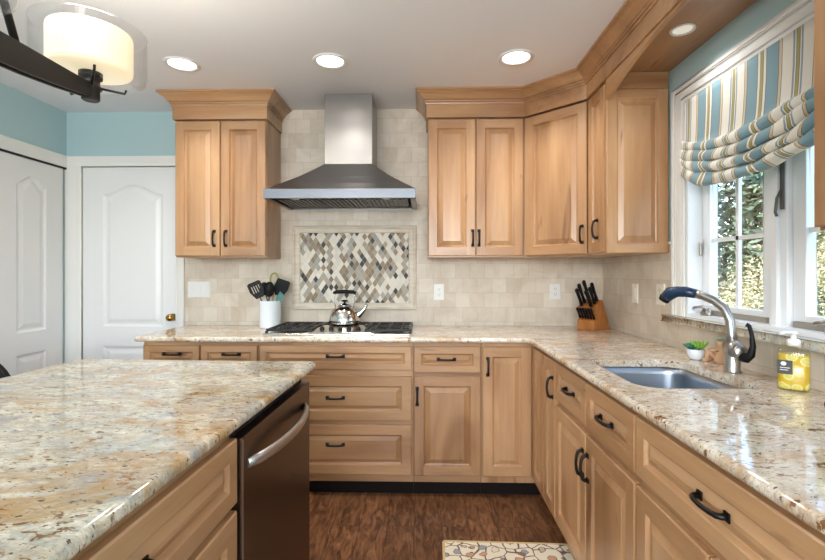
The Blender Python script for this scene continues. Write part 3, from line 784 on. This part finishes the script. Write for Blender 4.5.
tool('spatula', 'small teal spatula sticking out lowest on the right of the crock', 'utensil', -.036, -.030, R(29), R(2), .190, R(10), whisk_head, TEALS)

# ------------------------------------------------------------------ knife block
KW = NT('cherry_block'); KW.set(rough=.35, coat=.3); KW.col(KW.ramp(KW.noise(KW.coords((30, 6, 3)), 3, 4), [(.3, srgb(140, 82, 36)), (.7, srgb(186, 120, 60))]))
kb = thing('knife_block', 'slanted cherry-wood knife block in the counter corner', 'knife block', (1.062, -.245, CT + .0005), R(214)); KS = 1.25; kb.scale = (KS, KS, KS)
m = MB(); prof = [(0, 0), (0, .050), (-.028, .066), (.000, .118), (-.068, .158), (-.138, 0)]
prof = [(x, z) for x, z in prof]
m.prism([(x, z) for x, z in prof][::-1], -.052, .052, 0, axis='y', bev=.0)
m.build('body', KW.m, kb, bevel=.002)
dirv = Vector((.46, 0, .89)).normalized()
def knife(label, px, py, pz, L, wd, group, blade_len):
    T = Matrix.Translation(kb.location) @ Matrix.Rotation(R(214), 4, 'Z')
    k = thing('knife', label, 'knife', (0, 0, 0), 0, group)
    p = T @ ((Vector((px, py, pz)) + dirv * .0015) * KS)
    k.location = p; k.scale = (KS, KS, KS); k.rotation_euler = (Matrix.Rotation(R(214), 4, 'Z') @ Vector((0, 0, 1)).rotation_difference(dirv).to_matrix().to_4x4()).to_euler()
    m = MB(); m.loft([[(a * wd, b_ * wd * .72, z) for a, b_ in [(math.cos(2 * PI * j / 10), math.sin(2 * PI * j / 10)) for j in range(10)]] for wd, z in ((wd * .9, 0), (wd, L * .12), (wd * .8, L * .35), (wd * .95, L * .7), (wd * 1.15, L * .93), (wd * .7, L))], 0, True, True, True, True)
    m.build('handle', BPLAST, k)
    return k
U = Vector((-.068, 0, .040)).normalized()   # up the top slanted face
for i, (f, py, L, lb) in enumerate(((.15, -.030, .100, 'black-handled knife lower and left in the top slots'), (.12, .028, .085, 'black-handled knife lowest right in the top slots'),
                                  (.50, -.030, .112, 'tall black-handled knife at the left of the block top'), (.50, .0, .075, 'black-handled knife in the middle of the block top'),
                                  (.50, .030, .095, 'black-handled knife right of centre in the block'), (.84, -.016, .118, 'rearmost and tallest black-handled knife in the block'), (.84, .028, .104, 'rear right black-handled knife next to the block peak'))):
    px, pz = 0 + (-.068) * f, .118 + .040 * f
    knife(lb, px, py, pz, L, .0105, 'knives in the top slots of the block', .1)
for i in range(6):
    knife('small black steak knife in the low front row of the knife block', -.014, -.042 + i * .0168, .058, .062, .0072, 'steak knives in the front row', .1)

# ------------------------------------------------------------------ faucet
fc = thing('faucet', 'brushed nickel pull-out faucet with black spray head by the sink', 'faucet', (1.163, -1.518, CT + .0)); fc.scale = (.97, .94, 1.03)
m = MB(); m.lathe([(.029, .0005), (.029, .006), (.0265, .010), (.0265, .070), (.025, .092)], seg=28)
m.build('base', STEELF, fc)
m = MB(); m.tube([(.020, .055, .088), (.008, .022, .090), (-.004, -.020, .086), (-.010, -.050, .082)], [.020, .030, .031, .024], 20)
m.build('valve_body', STEELF, fc)
m = MB(); sp = [(0, .006, .100), (0, .008, .140), (-.002, .012, .185), (-.012, .030, .228), (-.034, .062, .258), (-.060, .098, .275), (-.078, .122, .281)]
m.tube(sp, [.022, .018, .017, .0165, .0165, .0165, .0165], 18); m.build('spout', STEELF, fc)
m = MB(); m.tube([(-.074, .116, .280), (-.096, .146, .287), (-.118, .176, .287), (-.136, .200, .279), (-.146, .214, .262)], [.0178, .0205, .0215, .0265, .024], 18)
tag(m.build('spray_head', plain('spray_head_blue_black', (22, 48, 74), .3), fc), 'blue-black spray head')
m = MB(); m.tube([(-.147, .216, .262), (-.152, .223, .248)], [.024, .021], 18); tag(m.build('spray_nozzle', BPLAST, fc), 'black nozzle')
m = MB(); m.lathe([(.027, 0), (.026, -.014), (.020, -.020), (.004, -.022)], (0, 0, 0), 22, axis='y'); m.build('valve_cap', STEELF, fc, (-.012, -.052, .082))
m = MB(); m.tube([(-.010, -.064, .066), (-.002, -.082, .064), (.006, -.094, .078), (.010, -.098, .108), (.008, -.094, .150), (.004, -.088, .176), (-.004, -.082, .182)], [.017, .017, .014, .010, .0075, .007, .0085], 14)
tag(m.build('lever_handle', BPLAST, fc), 'black lever handle')

# ------------------------------------------------------------------ succulents
pt = thing('potted_succulent', 'small white bowl of green succulents beside the faucet', 'plant', (1.172, -1.268, CT))
m = MB(); m.lathe([(.018, .0005), (.027, .006), (.033, .024), (.034, .044), (.032, .046), (.030, .042), (.004, .040)], seg=28); m.build('bowl', CERAM, pt)
SUC1 = plain('succulent_bluegreen', (58, 120, 96), .5); SUC2 = plain('succulent_lime', (128, 176, 62), .5); SUC3 = plain('succulent_pale', (150, 182, 160), .5)
def rosette(m, c, r, n, rings, up, mat=0, wf=.22):
    for k in range(rings):
        for j in range(n):
            a_ = 2 * PI * (j + .5 * k) / n; el = up + k * .35; L = r * (1 - .18 * k)
            d = Vector((math.cos(a_) * math.cos(el), math.sin(a_) * math.cos(el), math.sin(el))); s_ = Vector((-math.sin(a_), math.cos(a_), 0)); nrm = d.cross(s_)
            c0 = Vector(c); q = []
            for t, w in ((0, .25), (.35, .8), (.7, .9), (1, .05)):
                p = c0 + d * L * t; q.append([tuple(p + s_ * w * L * wf * math.cos(b_) + nrm * w * L * .12 * math.sin(b_)) for b_ in [2 * PI * i / 6 for i in range(6)]])
            m.loft(q, mat, True, True, True, True)
m = MB(); rosette(m, (-.012, .008, .044), .042, 9, 4, .5); rosette(m, (.004, .020, .044), .034, 8, 4, .6); m.build('blue_green_rosette', SUC1, pt)
m = MB(); rosette(m, (.008, -.012, .042), .052, 11, 3, .8, 0, .13); m.build('lime_rosette', SUC2, pt)
fg = thing('figurine_planter', 'tan clay sitting-figure planter with a pale succulent, behind the faucet', 'planter', (1.228, -1.350, CT), R(215))
CLAY = plain('terracotta_tan', (206, 164, 128), .65)
m = MB(); m.lathe([(.024, .0005), (.026, .010), (.021, .040), (.015, .058), (.013, .064), (.018, .070), (.020, .086), (.017, .094), (.013, .092), (.003, .088)], seg=22); m.build('body', CLAY, fg)
for sx in (-1, 1):
    m = MB(); m.tube([(sx * .010, -.012, .016), (sx * .016, -.030, .040), (sx * .018, -.038, .052), (sx * .018, -.044, .030), (sx * .018, -.046, .008)], [.011, .0095, .0085, .008, .0075], 12)
    m.tube([(sx * .018, -.044, .0078), (sx * .018, -.062, .0068)], [.0075, .006], 10); m.build('leg', CLAY, fg)
    m = MB(); m.tube([(sx * .016, -.004, .056), (sx * .026, -.018, .052), (sx * .020, -.036, .054)], [.006, .0055, .005], 10); m.build('arm', CLAY, fg)
m = MB(); rosette(m, (0, 0, .090), .026, 8, 3, .5); m.build('succulent', SUC3, fg)

# ------------------------------------------------------------------ soap bottle
sb = thing('soap_bottle', 'clear pump bottle of yellow hand soap with black label on the counter', 'bottle', (1.180, -1.780, CT), R(-38)); sb.scale = (1.12, 1.0, 1.0)
def oval(rx, ry, z, n=28): return [(rx * math.copysign(abs(math.cos(a_)) ** .7, math.cos(a_)), ry * math.copysign(abs(math.sin(a_)) ** .7, math.sin(a_)), z) for a_ in [2 * PI * j / n for j in range(n)]]
m = MB(); m.loft([oval(.030, .019, .0005), oval(.036, .024, .003), oval(.0375, .0255, .010), oval(.0375, .0255, .118), oval(.034, .023, .130), oval(.018, .016, .140), oval(.013, .013, .143)], 0, True, True, True, False); m.build('bottle', BOTTLE, sb)
LQ = NT('yellow_soap'); LQ.set(rough=.25, trans=.15); v = LQ.coords()
vo = LQ.n('ShaderNodeTexVoronoi'); vo.inputs['Scale'].default_value = 34; LQ.l(v, vo.inputs['Vector'])
LQ.col(LQ.ramp(vo.outputs['Distance'], [(.18, srgb(236, 226, 150)), (.30, srgb(238, 214, 60)), (.42, srgb(246, 240, 190)), (.5, srgb(226, 190, 28)), (.75, srgb(214, 176, 30))]))
m = MB(); m.loft([oval(.034, .022, .004), oval(.0355, .0235, .012), oval(.0355, .0235, .112), oval(.033, .021, .114)], 0, True, True, True, True); m.build('soap_liquid', LQ.m, sb)
m = MB(); m.box(-.036, -.002, -.0262, -.0258, .052, .096); o = m.build('label', plain('label_black', (26, 26, 28), .4), sb); o['label'] = 'black label patch'
m = MB(); m.box(-.030, -.008, -.0267, -.0262, .071, .073); m.box(-.030, -.012, -.0267, -.0262, .064, .066); m.lathe([(.0065, -.0267), (.0065, -.0262)], (-.022, 0, .085), 16, axis='y'); m.build('label_print', PLATE, sb)
m = MB(); m.lathe([(.0165, .141), (.0165, .158), (.012, .162), (.007, .163), (.006, .176), (.010, .178), (.010, .186), (.002, .187)], seg=22)
m.tube([(0, 0, .182), (-.018, -.012, .183), (-.032, -.022, .178)], [.006, .0052, .0042], 10); m.build('pump', PLATE, sb)
# small dark item on the counter at the frame edge
m = MB(); m.lathe([(.016, .0005), (.019, .004), (.020, .012), (.018, .020), (.012, .025), (.003, .026)], seg=24)
tag(m.build('drain_stopper', BPLAST, None, (1.120, -1.992, CT)), 'small round black stopper on the counter near the soap, cut by the frame', 'stopper')

# ------------------------------------------------------------------ wall plates
def plate(label, loc, rotz, kind='outlet', w=.076, mat=PLATE):
    t = thing('electrical_outlet' if kind == 'outlet' else 'light_switch', label, 'outlet' if kind == 'outlet' else 'switch', loc, rotz)
    m = MB(); m.loft([rct(w / 2, .058, 0), rct(w / 2, .058, -.003), rct(w / 2 - .004, .054, -.006)], 0, False, True, True, True); m.build('cover_plate', mat, t)
    if kind == 'outlet':
        for sz in (-.02, .02):
            m = MB(); m.lathe([(.0165, -.0061), (.0165, -.0075), (.015, -.008)], (0, 0, sz), 20, axis='y'); m.box(-.0075, -.0055, -.0085, -.0079, sz - .002, sz + .007, 1); m.box(.0055, .0075, -.0085, -.0079, sz - .002, sz + .007, 1); m.lathe([(.0022, -.0079), (.0022, -.0085)], (0, 0, sz - .008), 10, 1, axis='y')
            m.build('socket', [mat, SLOT], t)
    else:
        n = max(1, round((w - .07) / .046) + 1)
        for k in range(n):
            xc = (k - (n - 1) / 2) * .046
            m = MB(); m.box(xc - .0165, xc + .0165, -.0085, -.0061, -.033, .033); m.box(xc - .014, xc + .014, -.0105, -.0085, -.030, .030)
            m.build('rocker', mat, t, bevel=.0008)
    return t
plate('wide white triple switch plate beside the white door', (-1.610, -.0045, 1.178), 0, 'switch', .165)
plate('white outlet on the tiles right of the cooktop', (.113, -.0045, 1.162), 0)
plate('shiny white outlet on the tiles just left of the knife block', (.933, -.0045, 1.166), 0)
plate('beige switch plate on the window-wall tiles, nearer the corner', (XR - .0045, -.500, 1.176), -PI / 2, 'switch', .076, PLATEB)
plate('beige outlet plate on the window-wall tiles behind the faucet head', (XR - .0045, -.795, 1.183), -PI / 2, 'outlet', .085, PLATEB)

# ------------------------------------------------------------------ island
TH = -0.030
isl = thing('kitchen_island', 'kitchen island base with honey wood drawers on the aisle side', 'island', (-.446, -1.294, 0), TH)
m = MB(); IW = .70; y0, y1 = -.115, -1.66
m.box(-.035 - IW, -.055, -.775, y0, BZ, BT - .002, 0) if False else None
m.box(-.035 - IW, -.035 - IW + .02, y1, y0, BZ, BT, 0)              # seating side panel
m.box(-.715, -.058, y0 - .02, y0, BZ, BT, 0)                         # far end panel
m.box(-.715, -.058, y1, y1 + .02, BZ, BT, 0)                         # near end panel
m.box(-.715, -.040, -.793, -.784, BZ, BT, 0)                         # partition beside the dishwasher
m.box(-.050, -.032, y1 + .02, -.800, BZ, BT, 0)                     # face frame
m.box(-.715, -.058, y1 + .02, -.800, BZ, BZ + .018, 0)
m.build('body', [WZ, WX], isl)
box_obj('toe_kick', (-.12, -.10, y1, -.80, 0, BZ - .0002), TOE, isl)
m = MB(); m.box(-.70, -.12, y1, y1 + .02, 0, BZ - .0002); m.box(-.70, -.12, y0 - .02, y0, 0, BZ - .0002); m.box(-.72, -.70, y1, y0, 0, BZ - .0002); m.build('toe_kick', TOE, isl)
def isl_front(ya_, yb_, z0, z1, hz):
    w = abs(yb_ - ya_); o = front_mesh(w, z1 - z0, True, .06).build('drawer', [WZ, WX], isl, (-.0315, min(ya_, yb_), z0), (0, 0, PI / 2))
    add_handle(o, w / 2, hz - z0, -.020, False)
isl_front(-.795, -1.655, .700, .868, .785)
isl_front(-.795, -1.655, .412, .680, .575); isl_front(-.795, -1.655, .12, .396, .30)
m = MB(); m.prism(fillet([(0, -.045), (-1.045, -.045), (-1.045, -1.80), (0, -1.80)], [.03, .05, .05, .03], 6), CT - .030, CT, 0, bev=.0125)
tag(m.build('island_countertop', GR_ISL, None, (-.446, -1.294, 0), (0, 0, TH)), 'large cream, gold and grey granite island top in the foreground', 'countertop')
# dishwasher
dw_ = thing('dishwasher', 'brown-tinted stainless dishwasher with a curved bar handle in the island', 'dishwasher', (-.446, -1.294, 0), TH)
m = MB(); m.box(-.70, -.040, -.779, -.140, .085, .868); m.build('tub', GASKET, dw_)
box_obj('door_panel', (-.0395, -.006, -.782, -.140, .125, .862), DWM, dw_, bevel=.003)
box_obj('side_strip', (-.0058, -.0050, -.781, -.773, .13, .857), plain('strip_steel', (190, 180, 170), .3, metal=1.0), dw_)
m = MB(); yc = -.475; pts = []
for i in range(13):
    t = -1 + i / 6; pts.append((-.006 + .048 * (1 - t * t) ** .8, yc + .272 * t, .782))
m.tube(pts, [.010] + [.0125] * 11 + [.010], 12, flat=(.75, 1.35)); m.build('bar_handle', DWH, dw_)
box_obj('kick_plate', (-.10, -.09, -.782, -.140, .0, .0848), GASKET, dw_)

# ------------------------------------------------------------------ chair by the island
ch = thing('dining_chair', 'black round-backed chair behind the island, mostly outside the frame', 'chair', (-2.075, -1.42, 0), R(8))
m = MB(); m.prism(fillet([(-.22, -.21), (.22, -.21), (.20, .21), (-.20, .21)], [.05] * 4), .43, .465, 0, bev=.01); m.build('seat', BPLAST, ch)
for x, y in ((-.18, -.17), (.18, -.17), (-.17, .17), (.17, .17)):
    m = MB(); m.tube([(x * 1.1, y * 1.12, 0), (x, y, .431)], [.014, .018], 10); m.build('leg', BPLAST, ch)
m = MB(); op = []
for i in range(25):
    t = i / 24; a_ = PI * t
    op.append((.235 * math.cos(a_), 0.63 + .31 * math.sin(a_) ** .75))
ou = [(-.20, .466)] + [(x, z) for x, z in op[::-1]] + [(.20, .466)]
m.prism([(x, z) for x, z in ou][::-1], .175, .205, 0, axis='y'); m.build('backrest', BPLAST, ch, bevel=.008)

# ------------------------------------------------------------------ rug
rg = NT('floral_rug'); rg.set(rough=.95)
v = rg.coords((1, 1, 1)); dn = rg.n('ShaderNodeTexNoise'); dn.inputs['Scale'].default_value = 9; rg.l(v, dn.inputs['Vector'])
vm = rg.n('ShaderNodeVectorMath', operation='MULTIPLY_ADD'); vm.inputs[1].default_value = (.06, .06, 0); rg.l(dn.outputs['Color'], vm.inputs[0]); rg.l(v, vm.inputs[2])
c_ = srgb(226, 216, 192)
w1 = rg.n('ShaderNodeTexVoronoi', feature='DISTANCE_TO_EDGE'); w1.inputs['Scale'].default_value = 13; rg.l(vm.outputs[0], w1.inputs['Vector'])
c = rg.mix(rg.ramp(w1.outputs['Distance'], [(.02, G1), (.05, G0)]), c_, srgb(112, 84, 72))
w2 = rg.n('ShaderNodeTexVoronoi'); w2.inputs['Scale'].default_value = 19; w2.inputs['Randomness'].default_value = .8; rg.l(vm.outputs[0], w2.inputs['Vector'])
sepc = rg.n('ShaderNodeSeparateColor'); rg.l(w2.outputs['Color'], sepc.inputs[0])
blob = rg.n('ShaderNodeMath', operation='ADD'); rg.l(w2.outputs['Distance'], blob.inputs[0]); pn = rg.n('ShaderNodeMath', operation='MULTIPLY'); pn.inputs[1].default_value = .35; rg.l(rg.noise(v, 60, 2), pn.inputs[0]); rg.l(pn.outputs[0], blob.inputs[1])
petal = rg.ramp(sepc.outputs[0], [(0, srgb(150, 152, 156)), (.34, srgb(196, 152, 120)), (.55, srgb(222, 210, 184)), (.72, srgb(132, 104, 88)), (.85, srgb(186, 176, 146))], 'CONSTANT')
c = rg.mix(rg.ramp(blob.outputs[0], [(.50, G1), (.53, G0)]), c, petal)
c = rg.mix(rg.ramp(blob.outputs[0], [(.48, G0), (.51, G1), (.53, G1), (.56, G0)]), c, srgb(92, 66, 58))
rg.col(c); rg.bump(rg.noise(v, 400, 2), .4, .002)
RW, RL = .60, 1.10
rug = thing('floor_mat', 'cream floral kitchen mat with tan edging on the wood floor', 'rug', (.378, -1.06 - RL / 2, 0), R(-1.5))
m = MB(); m.prism(fillet([(-RW / 2 + .012, -RL / 2 + .012), (RW / 2 - .012, -RL / 2 + .012), (RW / 2 - .012, RL / 2 - .012), (-RW / 2 + .012, RL / 2 - .012)], [.02] * 4), .0005, .009, 0); m.build('pile', rg.m, rug)
m = MB(); m.prism(fillet([(-RW / 2, -RL / 2), (RW / 2, -RL / 2), (RW / 2, RL / 2), (-RW / 2, RL / 2)], [.02] * 4), .0004, .0095, 0, [fillet([(-RW / 2 + .012, -RL / 2 + .012), (RW / 2 - .012, -RL / 2 + .012), (RW / 2 - .012, RL / 2 - .012), (-RW / 2 + .012, RL / 2 - .012)], [.02] * 4)])
m.build('edging', plain('rug_edge', (206, 178, 128), .9), rug)

# ------------------------------------------------------------------ roman shade
def shade():
    ya_, yb_ = -1.026, -2.034; NS, prof = 140, []
    z = 2.118; prof.append((.006, z, 0)); 
    for k in range(1, 9): prof.append((.006 + .010 * (k / 8) ** 2, 2.118 - .030 * k, .1 * (k / 8)))
    z = 1.868; fac = .45
    for f in range(4):
        b = .040 + .006 * f; zc_ = 1.880 - .036 * f; fac2 = .55 + .15 * f
        for dx, dz in ((.55, .012), (.80, .006), (.97, -.006), (1.0, -.018), (.92, -.030), (.72, -.036), (.50, -.030), (.35, -.022)):
            prof.append((b * dx, zc_ + dz, fac2))
    prof.append((.018, 1.752, 1.0))
    m = MB(); uv = []; rings = []
    for x, z, sg in prof:
        row = []
        for i in range(NS + 1):
            s_ = i / NS; sag = sg * (.125 * math.sin(PI * s_ ** .85) ** .9) - .045 * min(1, sg * 1.6)
            puff = 1 + .10 * math.sin(s_ * 23 + z * 60) * sg
            wob = .006 * math.sin(s_ * 9 + z * 31) * sg + .003 * math.sin(s_ * 31 + z * 50) * sg
            row.append((XR - .004 - x * (puff if sg > .2 else 1) * (.45 + .65 * math.sin(PI * min(1, s_ * 2.2) / 2)) - .006, ya_ + (yb_ - ya_) * s_ + .012 * sg * math.sin(z * 70 + s_ * 4) * (1 if 0 < i < NS else .3), z - sag + wob))
            uv.append((s_ + .006 * sg * math.sin(z * 55 + s_ * 6), (2.118 - z)))
        rings.append(row)
    m.loft(rings, 0, True, False)
    t = NT('striped_linen'); t.set(rough=.85, sheen=.2)
    tc = t.n('ShaderNodeUVMap'); tc.uv_map = 'UVMap'; sp_ = t.n('ShaderNodeSeparateXYZ'); t.l(tc.outputs[0], sp_.inputs[0])
    mu = t.n('ShaderNodeMath', operation='MULTIPLY'); mu.inputs[1].default_value = 3.16; t.l(sp_.outputs[0], mu.inputs[0])
    ad = t.n('ShaderNodeMath', operation='ADD'); ad.inputs[1].default_value = 0.0; t.l(mu.outputs[0], ad.inputs[0])
    fr = t.n('ShaderNodeMath', operation='FRACT'); t.l(ad.outputs[0], fr.inputs[0])
    cr, te, ol, br, bl, sa = srgb(232, 228, 216), srgb(124, 158, 170), srgb(166, 158, 98), srgb(96, 78, 58), srgb(138, 156, 168), srgb(206, 192, 162)
    seq = [(0, cr), (.07, bl), (.095, cr), (.11, br), (.118, ol), (.155, br), (.163, cr), (.178, bl), (.20, cr), (.33, br), (.338, sa), (.372, br), (.38, te), (.55, br), (.558, cr), (.59, br), (.597, ol), (.64, br), (.648, cr), (.685, br), (.693, te), (.87, br), (.878, sa), (.915, br), (.923, cr)]
    t.col(t.ramp(fr.outputs[0], seq, 'CONSTANT'))
    t.bump(t.noise(t.coords((1, 1, 1)), 600, 2), .1, .001)
    o = m.build('roman_shade', t.m, uv=uv, fix=False)
    so = o.modifiers.new('cloth', 'SOLIDIFY'); so.thickness = .0016
    return tag(o, 'striped teal, cream and olive roman shade gathered in folds over the window', 'window shade')
shade()

# ------------------------------------------------------------------ recessed lights
def emit(name, col, strength):
    t = NT(name); t.set(color=(1, 1, 1, 1), emit=col, estr=strength, rough=.4); return t.m
LENS = emit('lamp_lens', (1.0, .98, .95, 1), 3.0); SLENS = emit('small_lamp_lens', (1.0, .93, .82, 1), .25)
def can(label, x, y, z, r, power, lens):
    t = thing('recessed_light', label, 'ceiling light', (x, y, z), 0, 'recessed ceiling lights')
    m = MB(); m.lathe([(r * .76, -.0005), (r * .80, -.005), (r * .98, -.006), (r, -.0005)], seg=40, cap0=False, cap1=False); m.build('trim_ring', PLATE, t)
    m = MB(); m.lathe([(r * .77, -.0012), (r * .5, -.0018), (.002, -.002)], seg=32, cap0=False, cap1=True); m.build('lens', lens, t)
    l = light('lamp', 'SPOT', (x, y, z - .02), (0, 0, 0), power, (1.0, .985, .97), spot_size=R(140), spot_blend=.8, shadow_soft_size=r * .7)
    return t
can('leftmost recessed ceiling light, above the white door side', -1.344, -.740, C, .095, 26, LENS)
can('middle recessed ceiling light, in front of the hood chimney', -.511, -.757, C, .095, 26, LENS)
can('recessed ceiling light in front of the angled corner cabinet', .503, -.775, C, .095, 26, LENS)
can('small recessed light in the wooden soffit over the window', 1.105, -1.290, 2.335, .050, 5, SLENS)

# ------------------------------------------------------------------ chandelier over the island
BX = -1.082
cd = thing('linear_chandelier', 'black beam chandelier with glass drum shades hanging over the island', 'chandelier', (BX, 0, 0))
m = MB(); ys = [-1.80 - i * .125 for i in range(9)]
def bz(y): t = (y + 2.3) / .5; return 1.868 - .042 * (1 - t * t)
m.loft([[(-.018, y, 1.908), (.018, y, 1.908), (.018, y, bz(y)), (.008, y, bz(y)), (.008, y, bz(y) + .014), (-.008, y, bz(y) + .014), (-.008, y, bz(y)), (-.018, y, bz(y))] for y in ys], 0, False, True, True, True); m.build('beam', FIXT, cd, bevel=.002)
for y in (-2.075, -2.525):
    yt = -2.275 if y > -2.3 else -2.325
    m = MB(); m.tube([(0, y, 1.907), (0, yt, C - .022)], .010, 10); m.build('rod', FIXT, cd)
m = MB(); m.prism(fillet([(-.06, -2.52), (.06, -2.52), (.06, -2.08), (-.06, -2.08)], [.05] * 4), C - .025, C - .001, 0); m.build('canopy', FIXT, cd)
OPAL = NT('opal_pleated'); OPAL.set(color=srgb(250, 238, 205), rough=.4, emit=srgb(255, 238, 200), estr=.62)
for i, y in enumerate((-1.80, -2.30, -2.80)):
    m = MB(); m.lathe([(.022, 1.858), (.026, 1.862), (.026, 1.893), (.032, 1.896), (.032, 1.904), (.026, 1.908), (.026, 1.925), (.034, 1.930), (.034, 1.948), (.010, 1.950)], (0, y, 0), 24); hb = m.build('hub', FIXT, cd)
    for k in range(3):
        a_ = R((22, -48, 160)[k]); tz = (1.893, 1.930, 1.893)[k]; m = MB(); c1, s1 = math.cos(a_), math.sin(a_)
        m.tube([(c1 * .026, y + s1 * .026, 1.901), (c1 * .096, y + s1 * .096, tz), (c1 * .100, y + s1 * .100, tz + .012)], .0040, 8); m.build('prong', FIXT, cd)
    m = MB(); seg = 96; rings = []
    for r, z in ((.106, 1.952), (.115, 1.956), (.117, 1.966), (.117, 2.072), (.114, 2.080)):
        rings.append([((r + (.0022 if j % 2 else -.0022)) * math.cos(2 * PI * j / seg), y + (r + (.0022 if j % 2 else -.0022)) * math.sin(2 * PI * j / seg), z) for j in range(seg)])
    m.loft([[(x * .1, y + (yy - y) * .1, 1.9515) for x, yy, z in rings[0]]] + rings, 0, True, True); m.build('inner_shade', OPAL.m, cd)
    m = MB(); m.lathe([(.036, 1.929), (.140, 1.9295), (.157, 1.940), (.160, 1.958), (.160, 2.082), (.162, 2.085), (.157, 2.085), (.157, 1.960), (.154, 1.944), (.138, 1.933), (.036, 1.933)], (0, y, 0), 56, cap0=False, cap1=False); m.build('glass_drum', GLASS, cd)
    light('chandelier_lamp', 'POINT', (BX, y, 2.08), (0, 0, 0), 7.0, (1.0, .97, .93), shadow_soft_size=.06)

# ------------------------------------------------------------------ garden beyond the window
LAWN = NT('lawn'); LAWN.set(rough=.9); LAWN.col(LAWN.ramp(LAWN.noise(LAWN.coords(), 6, 5), [(.3, srgb(92, 104, 60)), (.7, srgb(150, 152, 104))]))
struct(MB().box(XR + .2, 40, -12, 40, -.7, -.5).build('ground', LAWN.m))
def leaf_mat(name, a_, b_, c_):
    t = NT(name); t.set(rough=.6); oi = t.n('ShaderNodeNewGeometry')
    t.col(t.ramp(oi.outputs['Random Per Island'], [(0, srgb(*a_)), (.5, srgb(*b_)), (1, srgb(*c_))])); return t.m
MAPLE = leaf_mat('maple_leaves', (112, 104, 70), (146, 136, 100), (172, 162, 130))
EVER = leaf_mat('evergreen', (38, 54, 44), (58, 78, 62), (92, 110, 86))
EVER2 = leaf_mat('evergreen_mid', (56, 76, 58), (88, 108, 78), (130, 146, 112))
BARK = plain('bark', (84, 66, 52), .9)
def foliage(name, center, radii, n, size, mat, parent, shape='dome'):
    m = MB(); rnd = random.Random(hash((name, n)) % 1000 if False else n)
    for _ in range(n):
        while True:
            p = Vector((rnd.uniform(-1, 1), rnd.uniform(-1, 1), rnd.uniform(-1, 1)))
            if .3 < p.length < 1: break
        p = p.normalized() * (rnd.uniform(.72, 1.0) + .10 * math.sin(p.x * 9) * math.sin(p.y * 8 + p.z * 7))
        if shape == 'cone':
            h = (p.z + 1) / 2; k = max(.05, max(0.0, 1 - h) ** .8) * 1.15; p.x *= k; p.y *= k
        c0 = Vector((center[0] + p.x * radii[0], center[1] + p.y * radii[1], center[2] + p.z * radii[2]))
        s_ = size * rnd.uniform(.6, 1.3); a_ = Vector((rnd.gauss(0, 1), rnd.gauss(0, 1), rnd.gauss(0, .5))).normalized(); b2 = a_.cross(Vector((rnd.gauss(0, 1), rnd.gauss(0, 1), rnd.gauss(0, 1)))).normalized()
        m.add([tuple(c0 - a_ * s_), tuple(c0 + b2 * s_ * .35), tuple(c0 + a_ * s_), tuple(c0 - b2 * s_ * .35)], [(0, 1, 2, 3)])
    return m.build('foliage', mat, parent, fix=False)
t = thing('maple_bush', 'golden lace-leaf maple bush in the garden outside the window', 'bush', (4.5, 1.45, -.5))
foliage('a', (0, 0, 1.05), (1.55, 1.55, 1.2), 36000, .022, MAPLE, t); m = MB(); m.tube([(0, 0, 0), (.1, .05, .5), (0, .1, 1.1)], [.09, .07, .04], 10); m.build('trunk', BARK, t)
specs = [(6.2, 5.0, 6.0, .75, 'slim dark evergreen nearest the house, left of the maple bush', EVER, 'cone', 7000),
         (9.2, 6.3, 7.0, 1.1, 'grey-green tree directly behind the maple bush', EVER2, 'dome', 8000),
         (9.2, 3.0, 6.5, 1.6, 'broad mid green tree nearest the right of the view', EVER2, 'dome', 8000),
         (11.5, 9.8, 7.5, 1.6, 'tall dark evergreen seen through the far-left panes', EVER, 'dome', 8000),
         (7.2, 9.0, 7.0, 1.0, 'dark evergreen beyond the far window jamb', EVER, 'dome', 6000),
         (13.5, 6.4, 7.5, 1.6, 'tall dark evergreen farthest back in the garden', EVER, 'dome', 8000)]
for i, (x, y, h, r, lb, mt, shp, n) in enumerate(specs):
    t = thing('garden_tree', lb, 'tree', (x, y, -.5), 0, 'garden trees')
    foliage('t%d' % i, (0, 0, h * .52), (r, r, h * .48), n + i, .12, mt, t, shp)
    m = MB(); m.tube([(0, 0, 0), (0, 0, h * .6)], [.14, .06], 10); m.build('trunk', BARK, t)
